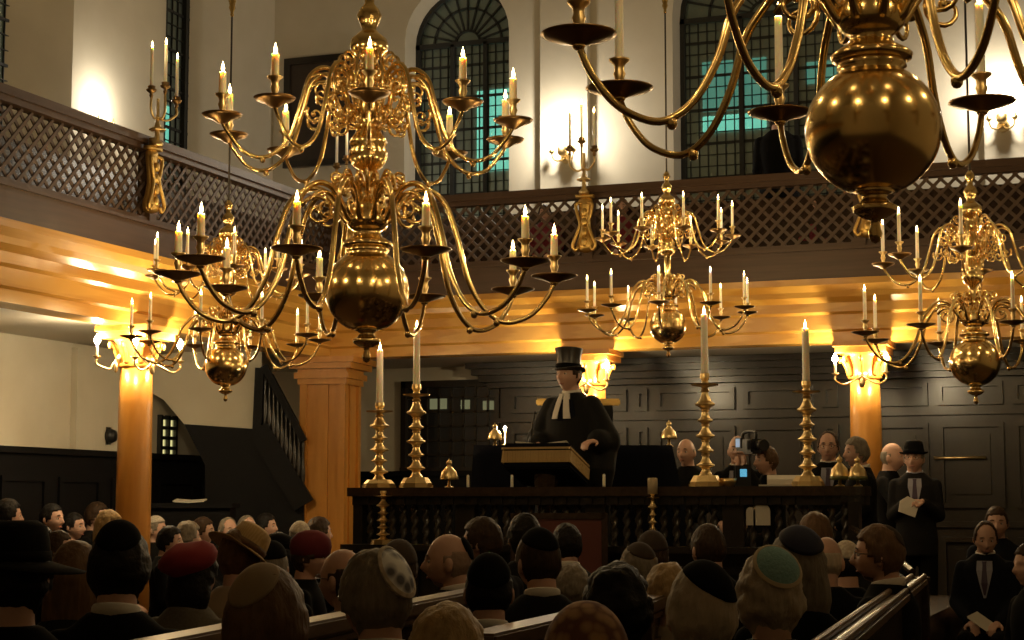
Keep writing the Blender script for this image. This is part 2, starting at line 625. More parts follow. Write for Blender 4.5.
# ------------------------------------------------------------------ columns
def column(loc, label, r=.145):
    root = thing('column', label, 'column', loc, group='amber columns carrying the gallery')
    new('base', mesh(lathe(box(BM(), (-r * 1.5, -r * 1.5, 0), (r * 1.5, r * 1.5, .35)), [(r * 1.4, .35), (r * 1.45, .40), (r * 1.2, .46), (r * 1.05, .52)], 28)), M['amberv'], root)
    new('shaft', mesh(lathe(BM(), [(r * 1.05, .5), (r * 1.04, 1.2), (r, 2.3), (r * .94, 2.64)], 28), smooth=True), M['amberv'], root)
    q = r * 1.02
    bm = lathe(BM(), [(r * .95, 2.62), (r * 1.12, 2.645), (r * .98, 2.67), (r * 1.02, 2.76), (r * 1.25, 2.84), (r * 1.38, 2.875)], 28)
    for k in range(8):                                  # carved leaves of the capital
        a = PI * k / 4
        d = Vector((math.cos(a), math.sin(a), 0))
        tube(bm, catmull([d * q + VZ * 2.66, d * (q * 1.12) + VZ * 2.73, d * (q * 1.35) + VZ * 2.80, d * (q * 1.55) + VZ * 2.83, d * (q * 1.5) + VZ * 2.79], 4), .022, 6)
    new('capital', mesh(bm, smooth=True), M['amberv'], root)
    e = r * 1.62
    bm = box(BM(), (-e, -e, 2.87), (e, e, 2.93))
    box(bm, (-e * 1.1, -e * 1.1, 2.93), (e * 1.1, e * 1.1, 2.98))
    new('abacus', mesh(bm), M['amberv'], root)
    return root


column((GX - .13, COLS_L[1], 0), 'round amber column under the left gallery, by the white side wall')
column((COLS_B[0], GY + .13, 0), 'round amber column under the back gallery, behind the preacher')
column((COLS_B[1], GY + .13, 0), 'round amber column under the back gallery, behind the standing hatted man')

# square panelled corner pillar
pc = ony(328, 450, GY + .05)
root = thing('corner_pillar', 'thick square amber pillar with grooved faces at the gallery corner', 'column', (pc.x, GY + .10, 0), R(6))
h = .25
bm = box(BM(), (-h - .05, -h - .05, 0), (h + .05, h + .05, .5)); box(bm, (-h - .03, -h - .03, .5), (h + .03, h + .03, .56))
new('base', mesh(bm), M['amberv'], root)
bm = BM()                                               # clustered shaft: four corner posts round a core
box(bm, (-h + .03, -h + .03, .5), (h - .03, h - .03, 2.72))
for sx in (-1, 1):
    for sy in (-1, 1):
        box(bm, (sx * (h - .075), sy * (h - .075), .5), (sx * h, sy * h, 2.72))
for s in (-1, 1):
    box(bm, (-.06, s * (h - .05), .5), (.06, s * (h - .01), 2.72)); box(bm, (s * (h - .05), -.06, .5), (s * (h - .01), .06, 2.72))
new('shaft', mesh(bm), M['amberv'], root)
bm = BM()
for e, a, b in ((h + .02, 2.70, 2.76), (h + .05, 2.76, 2.82), (h + .02, 2.82, 2.86), (h + .09, 2.86, 2.92), (h + .13, 2.92, 2.98)):
    box(bm, (-e, -e, a), (e, e, b))
new('capital', mesh(bm), M['amberv'], root)

# ------------------------------------------------------------------ back wall under the gallery: black oak panelling
x0 = ony(503, 420, YB).x
bm = box(BM(), (x0, YB - .08, 0), (XR, YB, 2.97))
for z, w, t in ((2.97, .52, .06), (2.90, .44, .07), (2.83, .34, .07), (2.77, .22, .06), (2.38, .13, .05), (1.22, .12, .06), (.12, .12, .12)):
    box(bm, (x0 - w * .5, YB - w, z), (XR, YB, z + t))
edges = [510, 586, 634, 655, 742, 820, 845, 935, 1010, 1100, 1180]
for xa, xb in zip(edges, edges[1:]):
    a, b = ony(xa, 440, YB).x + .05, ony(xb, 440, YB).x - .05
    for z0_, z1_ in ((1.42, 2.30), (2.48, 2.72), (.35, 1.12)):
        f = .05
        for q in (((a, z0_), (b, z0_ + f)), ((a, z1_ - f), (b, z1_)), ((a, z0_ + f), (a + f, z1_ - f)), ((b - f, z0_ + f), (b, z1_ - f))):
            box(bm, (q[0][0], YB - .13, q[0][1]), (q[1][0], YB - .082, q[1][1]))
        if b - a > .35:
            box(bm, (a + .14, YB - .10, z0_ + .14), (b - .14, YB - .08, z1_ - .12)) if z1_ - z0_ > .5 else None
struct('trim_9', mesh(bm), M['dark'])
struct('floor_step', mesh(box(BM(), (COLS_B[1] - 1.0, 14.95, 0), (XR, YB - .1, .15))), M['stair'])
# low dark wainscot left of it
bm = box(BM(), (XL + .1, YB - .08, 0), (x0, YB, 1.78)); box(bm, (XL + .1, YB - .13, 1.78), (x0, YB, 1.84))
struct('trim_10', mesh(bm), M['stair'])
# leaded window of the back wall below the gallery
wa, wb = ony(404, 420, YB).x, ony(502, 420, YB).x
root = tag(new('window_6', None), kind='structure')
bm = box(BM(), (wa, YB - .03, 1.86), (wb, YB - .012, 2.84))
new('window_glass', mesh(bm), M['device'], root)
bm = BM()
for a in (wa, wb - .06):
    box(bm, (a, YB - .10, 1.84), (a + .06, YB - .02, 2.88))
box(bm, (wa, YB - .10, 2.80), (wb, YB - .02, 2.88)); box(bm, (wa, YB - .12, 1.80), (wb, YB - .02, 1.88))
for k in range(1, 8):
    x = wa + (wb - wa) * k / 8
    box(bm, (x - .012, YB - .06, 1.86), (x + .012, YB - .025, 2.84))
for k in range(1, 6):
    z = 1.86 + k * .165
    box(bm, (wa, YB - .06, z - .012), (wb, YB - .025, z + .012))
new('window_frame', mesh(bm), M['dark'], root)
bm = BM()                                               # the few panes that show light from outside
for (xa, ya, xb, yb) in ((483, 401, 497, 411), (430, 398, 447, 409), (461, 400, 470, 409)):
    p, q = ony(xa, ya, YB - .03), ony(xb, yb, YB - .03)
    box(bm, (p.x, YB - .036, p.z), (q.x, YB - .031, q.z))
m_ = glow('dim_lit_panes', (.20, .20, .10), .30)
new('lit_panes', mesh(bm), m_, root)

a, b = ony(934, 458, YB - .15), ony(986, 458, YB - .15)
root = thing('brass_rail', 'thin shiny brass rail on the black panelling, right of the standing hatted man', 'rail', ((a.x + b.x) / 2, YB - .082, a.z))
hw = (b.x - a.x) / 2
new('bar', mesh(tube(BM(), [(-hw, -.07, 0), (hw, -.07, 0)], .016, 10), smooth=True), M['brass2'], root)
for sx in (-1, 1):
    new('bracket', mesh(box(BM(), (sx * (hw - .05) - .012, -.07, -.012), (sx * (hw - .05) + .012, .0, .012))), M['brass2'], root)

# small window with light beside the stair, on the left wall
p, q = onx(162, 437, XL + .12), onx(174, 437, XL + .12)
root = tag(new('window_7', None), kind='structure')
za, zb = onx(168, 458, XL + .12).z, onx(168, 418, XL + .12).z
p.y, q.y = p.y, max(q.y, p.y + .3)
new('window_glass', mesh(box(BM(), (XL + .072, p.y, za), (XL + .085, q.y, zb))), M['yellowpane'], root)
bm = BM()
for k in range(3):
    y = p.y + (q.y - p.y) * k / 2
    box(bm, (XL + .07, y - .02, za - .03), (XL + .12, y + .02, zb + .03))
for k in range(5):
    z = za + (zb - za) * k / 4
    box(bm, (XL + .07, p.y, z - .018), (XL + .12, q.y, z + .018))
new('window_frame', mesh(bm), M['lead'], root)

# ------------------------------------------------------------------ staircase in the far corner
DS = 18.2
root = thing('staircase', 'dark enclosed staircase rising to the gallery, in the far left corner', 'staircase', at(240, 545, DS))
L0 = root.location.copy()
bpy.context.view_layer.update()


def loc_pts(pts, d, base):
    return [at(x, y, d) - base for x, y in pts]


BACKV = FH * 1.1
bm = prism(BM(), loc_pts([(205, 585), (205, 465), (184, 424), (256, 429), (262, 368), (304, 447), (304, 585)], DS, L0), FH * .9)
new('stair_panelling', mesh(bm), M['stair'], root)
bm = prism(BM(), loc_pts([(146, 356), (150, 392), (164, 400), (184, 424), (258, 429), (262, 352), (200, 350)], DS + .02, L0), FH * .8)
new('plaster_soffit', mesh(bm), M['plaster'], root)
bm = BM()
bar(bm, at(264, 366, DS - .05) - L0, at(304, 441, DS - .05) - L0, .10, .07)
bar(bm, at(258, 428, DS - .05) - L0, at(304, 505, DS - .05) - L0, .10, .22)
new('handrail', mesh(bm), M['stair'], root)
bm = BM()
bar(bm, at(260, 368, DS - .05) - L0, at(257, 436, DS - .05) - L0, .09, .09, FH)
new('newel_post', mesh(bm), M['stair'], root)
bal = mesh(lathe(BM(), [(.012, 0), (.022, .05), (.014, .12), (.03, .25), (.022, .36), (.012, .48), (.02, .56), (.012, .66)], 10), smooth=True)
for k in range(10):
    f = (k + .6) / 10
    a = at(262 + 42 * f, 430 + 72 * f, DS - .05) - L0
    new('baluster', bal, M['dark'], root, a - VZ * .02)

# dark round fitting on the left wall, open book on the desk below the stair
p = onx(111, 436, XL + .10)
root = thing('wall_bell', 'small round dark fitting on the white wall left of the column', 'wall fitting', p)
bm = lathe(BM(), [(0, -.05), (.065, -.05), (.075, 0), (.06, .04), (0, .05)], 20)
bmesh.ops.rotate(bm, verts=bm.verts, matrix=Matrix.Rotation(R(90), 3, 'Y'))
new('bell_cover', mesh(bm, smooth=True), M['device'], root)
bm = box(BM(), (-.10, -.05, -.09), (-.03, .05, .09))
new('mount', mesh(bm), M['dark'], root)

# painted board on the back wall above the gallery
a, b = ony(286, 110, YB), ony(384, 110, YB)
zt, zb_ = ony(330, 56, YB).z, ony(330, 166, YB).z
root = thing('wall_board', 'large dark framed board on the upper wall, left of the arched window', 'painting', ((a.x + b.x) / 2, YB - .01, zb_))
w, hh = (b.x - a.x) / 2, zt - zb_
new('board', mesh(box(BM(), (-w + .05, -.03, .05), (w - .05, 0, hh - .05))), M['darkboard'], root)
bm = BM()
for q in (((-w, 0), (w, .08)), ((-w, hh - .08), (w, hh)), ((-w, .08), (-w + .08, hh - .08)), ((w - .08, .08), (w, hh - .08))):
    box(bm, (q[0][0], -.06, q[0][1]), (q[1][0], 0, q[1][1]))
new('frame', mesh(bm), M['dark'], root)

# buildings outside with lit windows, seen through the glass
YO = YB + 3.2
bm = box(BM(), (XL - 8, YO, 0), (XR + 3, YO + .3, 12))
struct('wall_neighbour', mesh(bm), M['night'])


def lit(name, x0, y0, x1, y1, m):
    a, b = ony(x0, y1, YO - .02), ony(x1, y0, YO - .02)
    struct(name, mesh(box(BM(), (a.x, YO - .02, a.z), (b.x, YO + .02, b.z))), M[m])


lit('window_8', 477, 88, 515, 172, 'teal2')
lit('window_9', 412, 104, 421, 146, 'teal2')
lit('window_10', 703, 57, 766, 112, 'teal')
lit('window_11', 703, 112, 766, 133, 'teal2')
lit('window_12', 806, 60, 836, 84, 'teal')
XO = XL - 2.6
struct('wall_neighbour_side', mesh(box(BM(), (XO - .3, 6, 0), (XO, YO, 12))), M['night'])
a, b = onx(161, 140, XO + .02), onx(177, 110, XO + .02)
struct('window_13', mesh(box(BM(), (XO - .02, a.y, a.z), (XO + .02, b.y, b.z))), M['teal2'])

# ------------------------------------------------------------------ candles and lamps
def flame_mesh(s=1.):
    return mesh(lathe(BM(), [(0, 0), (.0055 * s, .006 * s), (.0065 * s, .012 * s), (.0045 * s, .022 * s), (.0018 * s, .032 * s), (0, .040 * s)], 10), smooth=True)


def candle_mesh(h, r=.0125):
    bm = lathe(BM(), [(r * 1.05, 0), (r * 1.04, .01), (r, h * .3), (r * .95, h - .006), (r * .8, h), (0, h - .001)], 14)
    tube(bm, [(0, 0, h - .002), (.001, 0, h + .006)], .0014, 5)
    return mesh(bm, smooth=True)


FLAME = flame_mesh(1.45)


# ------------------------------------------------------------------ chandeliers
def scroll(cx, cz, r0, turns, start, sgn, n=18):        # spiral in the r-z plane
    out = []
    for k in range(n + 1):
        t = k / n
        a = start + sgn * turns * 2 * PI * t
        r = r0 * (1 - .78 * t)
        out.append((cx + r * math.cos(a), 0, cz + r * math.sin(a)))
    return out


U = 1 / 186.0                                           # metres per measured unit


def arm_mesh(path, rad, scrolls, leaf=True):
    bm = BM()
    pts = [(r * U, 0, z * U) for r, z in path]
    c = catmull(pts, 6)
    n = len(c)
    tube(bm, c, [rad * (1.15 - .35 * i / n) for i in range(n)], 9)
    for cx, cz, r0, turns, st, sg in scrolls:
        s = scroll(cx * U, cz * U, r0 * U, turns, st, sg)
        tube(bm, s, [rad * (.85 - .45 * i / len(s)) for i in range(len(s))], 7)
        ellipsoid(bm, s[-1], (rad * 1.2,) * 3, 8, 6)
    e = c[-1]
    ellipsoid(bm, e + VZ * .004, (rad * 1.5, rad * 1.5, rad * 1.3), 10, 7)
    if leaf:                                            # little leaf under the outer bend
        b = c[int(n * .72)]
        ellipsoid(bm, b - VZ * rad, (rad * 1.3, rad * 1.3, rad * 1.6), 8, 6)
    return mesh(bm, smooth=True)


def chandelier(label, px, py, d, size, rot, dz_low=0., dz_up=0., cl=1., low=10, upn=10, topy=None, wax='wax', watt=1.):
    base = at(px, py, d)
    k = size / .457
    root = thing('chandelier', label, 'chandelier', base, rot, group='brass candle chandeliers hanging in the hall')
    root.scale = (k, k, k)
    cu = k
    # globe with its collar and pendant finial
    g = [(0, -.39)] + [(r * U, (z if z > -41 else -41 + (z + 41) * 1.2) * U) for r, z in ((3, -66), (4.5, -62), (3, -58), (2.5, -55), (7, -54), (13, -51), (14.5, -48), (10, -46), (7.5, -43), (9, -41), (13, -39.5), (10, -38))]
    g += [(42.6 * U * math.sin(a), -42 * U * math.cos(a) + 0.0) for a in [R(x) for x in range(22, 160, 6)]]
    g += [(22 * U, 40 * U), (20 * U, 45 * U)]
    new('globe', mesh(lathe(BM(), g, 40), smooth=True), M['brass'], root)
    s = [(r * U, z * U) for r, z in ((18, 42), (25, 45), (26, 48), (22, 51), (15, 55), (13, 60), (17, 63))]
    o1 = 0.0
    o3 = dz_low / U
    s += [(r * U, (z + o1) * U) for r, z in ((21, 67), (22, 72), (22, 84), (18, 89), (12, 94), (12, 98), (15, 103), (11, 108), (7, 113), (7, 120))]
    o2 = dz_up / U
    s += [(r * U, (z + o2) * U) for r, z in ((8, 123), (15, 127), (19, 134), (20, 142), (17, 146), (19, 149), (19, 153), (16, 158), (10, 166), (8, 172), (14, 176), (16, 182), (16, 200), (12, 206),
                                             (9, 212), (11, 218), (14, 224), (10, 231), (7, 236), (12, 240), (18, 246), (20, 252), (18, 259), (11, 265), (7, 269), (10, 276), (13, 283), (10, 290), (5, 296), (5, 303), (9, 309), (7, 316), (3, 322))]
    ztop = (322 + o2) * U
    new('stem', mesh(lathe(BM(), s, 28), smooth=True), M['brass'], root)
    # suspension rod with a brass knop, up to the ceiling
    zc = (ZC - base.z) / k
    rod = lathe(BM(), [(.011, ztop - .01), (.011, zc)], 10)
    new('suspension_rod', mesh(rod, smooth=True), M['iron'], root)
    if topy is not None:
        zk = (at(px, topy, d).z - base.z) / k
        new('knop', mesh(lathe(BM(), [(.012, zk - .10), (.022, zk - .08), (.016, zk - .05), (.038, zk), (.03, zk + .03), (.045, zk + .09), (.03, zk + .13), (.012, zk + .16)], 16), smooth=True), M['brass'], root)
    # arms
    lo = [(r, z + o1) for r, z in ((12, 78), (20, 70), (30, 84), (44, 101), (62, 103), (79, 88), (91, 54 + o3 * .45))] + \
         [(101, 14 + o3 * .72), (117, -16 + o3 * .8), (138, -31 + o3 * .85), (163, -25 + o3 * .9), (180, -8 + o3 * .95), (189, 9 + o3)]
    up = [(r, z + o2) for r, z in ((12, 190), (20, 186), (30, 214), (46, 225), (62, 215), (71, 186), (84, 148), (106, 129), (128, 132), (144, 149), (151, 160))]
    LOW = arm_mesh(lo, .0155, [(50, 80 + o1, 18, 1.25, R(20), 1), (27, 108 + o1, 11, 1.1, R(200), -1)])
    UPM = arm_mesh(up, .0125, [(49, 203 + o2, 17, 1.3, R(20), 1), (29, 180 + o2, 13, 1.2, R(120), 1), (56, 176 + o2, 10, 1.1, R(40), -1)])
    pan_l = mesh(lathe(BM(), [(0, -.02), (.02, -.016), (.05, -.004), (.112, .014), (.128, .022), (.126, .026), (.05, .008), (0, .006)], 28), smooth=True)
    sock = mesh(lathe(BM(), [(.014, 0), (.022, .01), (.013, .022), (.016, .05), (.024, .075), (.018, .09), (.021, .11), (.038, .125), (.040, .132), (.018, .13), (.0, .12)], 16), smooth=True)
    pan_u = mesh(lathe(BM(), [(0, -.03), (.02, -.026), (.05, -.006), (.095, .010), (.108, .024), (.104, .026), (.05, .004), (0, .0)], 24), smooth=True)
    CH = .125 * cl
    CAN = candle_mesh(CH, .020 if cl < 1.5 else .0165)
    # ornament crown between the tiers
    for tier, n, AM, PN, end, off in (('low', low, LOW, pan_l, lo[-1], R(-20)), ('up', upn, UPM, pan_u, up[-1], 0.)):
        for i in range(n):
            a = off + 2 * PI * i / n + PI / 2
            arm = new('arm', AM, M['brass'], root, rot=(0, 0, a))
            pr, pz = end[0] * U, end[1] * U
            new('drip_pan', PN, M['bronze'], arm, (pr, 0, pz + .018))
            new('candle_socket', sock, M['brass2'], arm, (pr, 0, pz + .02))
            p = Vector((pr * math.cos(a), pr * math.sin(a), pz + .145))
            can = new('candle', CAN, M[wax], root, p)
            new('flame', FLAME, M['flame'], can, (0, 0, CH + .002))
            point('candle_light', p + VZ * (CH + .022), CANDLE_W * watt, CANDLE_C, .012 * k, root)
    orn = BM()
    for s in (scroll(30 * U, (214 + o2) * U, 13 * U, 1.2, R(200), -1), scroll(26 * U, (236 + o2) * U, 9 * U, 1.1, R(250), -1), scroll(34 * U, (170 + o2) * U, 9 * U, 1.1, R(120), 1)):
        tube(orn, s, [.010 - .005 * q / len(s) for q in range(len(s))], 6)
    tube(orn, catmull([(10 * U, 0, (166 + o2) * U), (25 * U, 0, (172 + o2) * U), (40 * U, 0, (192 + o2) * U), (43 * U, 0, (212 + o2) * U), (34 * U, 0, (236 + o2) * U)], 4), .007, 6)
    tube(orn, [(38 * U, 0, (196 + o2) * U), (52 * U, 0, (196 + o2) * U)], .008, 6)
    for q in range(6):                                  # small rosette
        a = 2 * PI * q / 6
        ellipsoid(orn, (52 * U, .02 * math.cos(a), (196 + o2) * U + .02 * math.sin(a)), (.008, .013, .013), 8, 6)
    ORN = mesh(orn, smooth=True)
    for i in range(upn):
        new('scroll_ornament', ORN, M['brass'], root, rot=(0, 0, 2 * PI * (i + .5) / upn + PI / 2))
    lb = BM()
    s = catmull([(8 * U, 0, (92 + o1) * U), (20 * U, 0, (104 + o1) * U), (30 * U, 0, (118 + o1) * U), (38 * U, 0, (116 + o1) * U), (36 * U, 0, (108 + o1) * U), (31 * U, 0, (110 + o1) * U)], 5)
    tube(lb, s, .008, 6)
    LB = mesh(lb, smooth=True)
    for i in range(low):
        new('leaf_bracket', LB, M['brass'], root, rot=(0, 0, R(-2) + 2 * PI * i / low + PI / 2))
    return root


chandelier('large two-tier brass chandelier with short amber candles, hanging left of centre', 367, 291, 9.4, .457, YAW + R(5), topy=None)
chandelier('nearest brass chandelier, cropped by the top of the picture, with a big polished globe', 873, 130, 5.84, .457, YAW + R(29), dz_low=.20, dz_up=.05, cl=2.3, low=8, upn=8, wax='waxw')
chandelier('brass chandelier hanging above the right half of the reading platform', 668, 326, 14.4, .304, YAW + R(9), dz_low=.10, dz_up=.22, cl=2.2, topy=6, wax='waxw')
chandelier('brass chandelier at the far right, with a round globe in front of the black panelling', 975, 362, 13.5, .386, YAW + R(24), dz_low=.18, dz_up=.05, cl=2.2, low=8, upn=8, wax='waxw')
chandelier('brass chandelier at the left, hanging before the staircase and partly hidden by the large one', 226, 366, 13.9, .334, YAW + R(14), dz_low=.22, dz_up=.10, cl=2.0, topy=8, wax='waxw')


# ------------------------------------------------------------------ candle brackets on the gallery front
def candle_bracket(loc, rz, label):
    root = thing('candle_bracket', label, 'candle bracket', loc, rz, group='gilded candle brackets on the gallery railing')
    # gilded carved console: local +x points out from the gallery, z up, origin at lattice base
    bm = BM()
    lathe(bm, [(.02, .02), (.085, .04), (.10, .10), (.075, .17), (.05, .28), (.055, .38), (.07, .47), (.075, .55), (.05, .58)], 18, sx=.62)
    for s in (-1, 1):
        tube(bm, catmull([(.03, s * .03, .52), (.05, s * .085, .50), (.05, s * .07, .40), (.05, s * .045, .30), (.06, s * .085, .18), (.06, s * .12, .09), (.05, s * .09, .04), (.05, s * .06, .08)], 5), .017, 7)
    for z in (.12, .22, .32, .42):
        ellipsoid(bm, (.055, 0, z), (.02, .035, .045), 10, 8)
    box(bm, (-.03, -.09, .57), (.05, .09, .60))
    new('gilded_console', mesh(bm, smooth=True), M['gilt'], root)
    bm = lathe(BM(), [(.05, .60), (.055, .63), (.025, .66), (.02, .74), (.03, .78), (.016, .82), (.014, 1.02)], 14, c=(.05, 0, 0))
    lathe(bm, [(.06, .735), (.075, .75), (.04, .77)], 14, c=(.05, 0, 0))
    box(bm, (-.02, -.02, .60), (.05, .02, .68))
    new('stem', mesh(bm, smooth=True), M['brass2'], root)
    can = candle_mesh(.34, .014)
    cup = mesh(lathe(BM(), [(.012, 0), (.018, .02), (.012, .035), (.04, .055), (.048, .07), (.03, .075), (.034, .10), (.018, .105), (0, .10)], 14), smooth=True)
    for dy, dx, z in ((-.14, .02, 1.00), (0, .07, 1.06), (.14, .10, .96)):
        bm = tube(BM(), catmull([(.05, 0, .86), (.05 + dx * .5, dy * .5, .84), (.05 + dx, dy, .90), (.05 + dx, dy, z)], 6), .011, 7)
        arm = new('arm', mesh(bm, smooth=True), M['brass2'], root)
        new('candle_cup', cup, M['bronze'], arm, (.05 + dx, dy, z))
        c = new('candle', can, M['waxw'], root, (.05 + dx, dy, z + .10))
        new('flame', FLAME, M['flame'], c, (0, 0, .342))
        point('candle_light', Vector((.05 + dx, dy, z + .10 + .365)), CANDLE_W * .5, CANDLE_C, .01, root)


yb = onx(150, 170, GX + .04).y
candle_bracket((GX + .055, yb, ZL0 + .04), 0, 'gilded bracket with three candles on the left gallery railing')
for px_, lab in ((586, 'gilded bracket with three candles on the back railing, left of the upper lamp glow'), (868, 'gilded bracket with three candles on the back railing, behind the nearest globe'),
                 (352, 'gilded bracket with three candles at the gallery corner, behind the large chandelier')):
    p = ony(px_, 190, GY - .04)
    candle_bracket((p.x, GY - .055, ZL0 + .04), R(-90), lab)


# ------------------------------------------------------------------ electric candle sconces on the columns
def sconce(loc, rz, label, n=2, reach=.26, group='electric candle sconces on the columns', cat='wall light'):
    root = thing('sconce', label, cat, loc, rz, group)
    bm = lathe(BM(), [(0, -.02), (.06, -.015), (.05, .01), (.02, .03), (0, .035)], 18)
    bmesh.ops.rotate(bm, verts=bm.verts, matrix=Matrix.Rotation(R(90), 3, 'Y'))
    bm2 = bm
    ellipsoid(bm2, (.03, 0, -.07), (.018, .03, .05), 10, 8)
    new('back_plate', mesh(bm2, smooth=True), M['brass2'], root)
    tub = mesh(lathe(BM(), [(.013, 0), (.0125, .10), (.010, .104)], 12), smooth=True)
    bul = mesh(lathe(BM(), [(.008, 0), (.024, .016), (.028, .034), (.018, .062), (.005, .085), (0, .09)], 14), smooth=True)
    cup = mesh(lathe(BM(), [(.008, -.02), (.018, -.01), (.034, 0), (.036, .008), (.014, .008)], 14), smooth=True)
    for i in range(n):
        s = -1 + 2 * i / (n - 1) if n > 1 else 0
        y, x = s * reach, .10 + .10 * (1 - abs(s))
        bm = tube(BM(), catmull([(.02, 0, 0), (.06, y * .3, -.05), (.09, y * .7, -.09), (x, y, -.05), (x, y, .0)], 6), .009, 7)
        arm = new('arm', mesh(bm, smooth=True), M['brass2'], root)
        new('cup', cup, M['brass2'], arm, (x, y, .01))
        t = new('candle_tube', tub, M['waxw'], root, (x, y, .018))
        new('bulb', bul, M['bulb'], t, (0, 0, .10))
        point('bulb_light', Vector((x, y, .15)), BULB_W, BULB_C, .018, root)
    return root


ZS = 2.68
cl = Vector((GX - .13, COLS_L[1], ZS))
sconce(cl + Vector((.145, -.02, 0)), R(-15), 'electric sconce on the hall side of the left column, between two chandeliers', n=2, reach=.26)
sconce(cl + Vector((-.10, -.11, .02)), R(-128), 'electric sconce on the left column, outer side towards the white wall', n=1)
for i, lab in ((0, 'electric sconce on the column behind the preacher, beside his top hat'), (1, 'electric sconce on the right column, with two white bulbs')):
    c_ = Vector((COLS_B[i], GY + .13, ZS - .02))
    sconce(c_ + Vector((0, -.145, 0)), R(-90), lab, n=2, reach=.235)

# lamps on the upper walls
for p, rz, lab in ((ony(566, 158, YB - .11), -90, 'brass wall lamp on the upper back wall, between the arched windows'),
                   (ony(1003, 126, YB - .11), -90, 'brass wall lamp on the upper back wall, at the far right'),
                   (onx(96, 132, XL + .01), 0, 'brass wall lamp on the left wall, glowing behind the gallery railing')):
    root = thing('wall_lamp', lab, 'wall light', p, R(rz), group='wall lamps above the galleries')
    bm = lathe(BM(), [(0, -.02), (.07, -.015), (.055, .01), (.02, .03), (0, .035)], 18)
    bmesh.ops.rotate(bm, verts=bm.verts, matrix=Matrix.Rotation(R(90), 3, 'Y'))
    new('back_plate', mesh(bm, smooth=True), M['brass2'], root)
    for s in (-1, 1):
        bm = tube(BM(), catmull([(.02, 0, 0), (.06, s * .05, -.04), (.11, s * .11, -.03), (.12, s * .13, .04)], 6), .009, 7)
        arm = new('arm', mesh(bm, smooth=True), M['brass2'], root)
        new('cup', mesh(lathe(BM(), [(.008, .03), (.03, .05), (.034, .06), (.012, .10), (.004, .16)], 12, c=(.12, s * .13, 0)), smooth=True), M['brass2'], arm)
    bm = lathe(BM(), [(.03, .0), (.055, .03), (.06, .09), (.05, .10), (.03, .04)], 18, c=(.13, 0, 0))
    new('lamp_bowl', mesh(bm, smooth=True), M['brass2'], root)
    point('wall_lamp_light', Vector((.26, 0, .24)), WALL_W if rz else WALL_W * .42, WALL_C, .05, root)

# ------------------------------------------------------------------ the reading platform (bimah)
YBM = 11.2
pl, pr_ = ony(357, 500, YBM), ony(856, 500, YBM)
X0, X1, ZTOP, ZLEDGE, ZPL = pl.x, pr_.x, 1.57, 1.18, .72
YB2 = 14.7
root = thing('reading_platform', 'dark oak reading platform with twisted baluster front and flat top rail', 'platform', ((X0 + X1) / 2, YBM, 0))
OX = (X0 + X1) / 2


def L_(x, y, z):
    return (x - OX, y - YBM, z)


struct('floor_platform', mesh(box(BM(), (X0 + .02, YBM + .13, 0), (X1 + .35, YB2, ZPL))), M['pew'])
bm = box(BM(), L_(X0, YBM, 0), L_(X1, YBM + .12, ZLEDGE)); 
box(bm, L_(X0 - .03, YBM - .20, ZLEDGE - .04), L_(X1 + .03, YBM + .10, ZLEDGE))
for k in range(7):
    a = X0 + .1 + k * (X1 - X0 - .1) / 7
    b = a + (X1 - X0 - .1) / 7 - .1
    for q in (((a, .25), (b, .3)), ((a, 1.0), (b, 1.05)), ((a, .3), (a + .05, 1.0)), ((b - .05, .3), (b, 1.0))):
        box(bm, L_(q[0][0], YBM - .03, q[0][1]), L_(q[1][0], YBM, q[1][1]))
new('front_panel', mesh(bm), M['dark'], root)
bm = BM()
rc = .28                                                # top with its rounded right-hand corner
poly = [L_(X0 - .04, YBM - .08, ZTOP - .06), L_(X1 + .04 - rc, YBM - .08, ZTOP - .06)] + \
       [L_(X1 + .04 - rc + rc * math.sin(a), YBM - .08 + rc - rc * math.cos(a), ZTOP - .06) for a in [PI / 2 * k / 8 for k in range(1, 9)]] + \
       [L_(X1 + .04, YBM + .37, ZTOP - .06), L_(X0 - .04, YBM + .37, ZTOP - .06)]
prism(bm, poly, VZ * .06)
new('top_rail', mesh(bm), M['pew'], root)
bm = BM()
poly2 = [(p[0] * .99, p[1] + .05, p[2] - .06) for p in poly]
prism(bm, poly2, VZ * .06)
for k in range(34):                                     # row of little arches under the rail
    x = X0 + .06 + k * (X1 - X0 - .4) / 34
    box(bm, L_(x, YBM - .045, ZTOP - .115), L_(x + .05, YBM - .025, ZTOP - .065))
new('frieze', mesh(bm), M['dark'], root)
tw = BM()                                               # barley-twist baluster
n, hgt = 30, ZTOP - .11 - ZLEDGE
rings = []
for i in range(n + 1):
    t = i / n
    z = t * hgt
    env = .021 if .12 < t < .88 else .017
    rings.append([tw.verts.new((env * (1 + .38 * math.cos(2 * (k * 2 * PI / 10) - t * 22)) * math.cos(k * 2 * PI / 10), env * (1 + .38 * math.cos(2 * (k * 2 * PI / 10) - t * 22)) * math.sin(k * 2 * PI / 10), z)) for k in range(10)])
for a, b in zip(rings, rings[1:]):
    for k in range(10):
        tw.faces.new((a[k], a[(k + 1) % 10], b[(k + 1) % 10], b[k]))
TW = mesh(tw, smooth=True)
mb = mat('waxed_dark_baluster_oak', (.055, .048, .042), .18)
nb = 40
for i in range(nb):
    x = X0 + .08 + (X1 - X0 - .16) * i / (nb - 1)
    if i in (8, 9, 19, 20, 30, 31):
        if i in (8, 19, 30):
            new('post', mesh(box(BM(), L_(x - .02, YBM + .01, ZLEDGE), L_(x + .12, YBM + .09, ZTOP - .10))), M['dark'], root)
        continue
    new('baluster', TW, mb, root, L_(x, YBM + .05, ZLEDGE))
new('corner_post', mesh(box(BM(), L_(X0 - .02, YBM - .02, 0), L_(X0 + .05, YBM + .09, ZTOP - .06))), M['dark'], root)
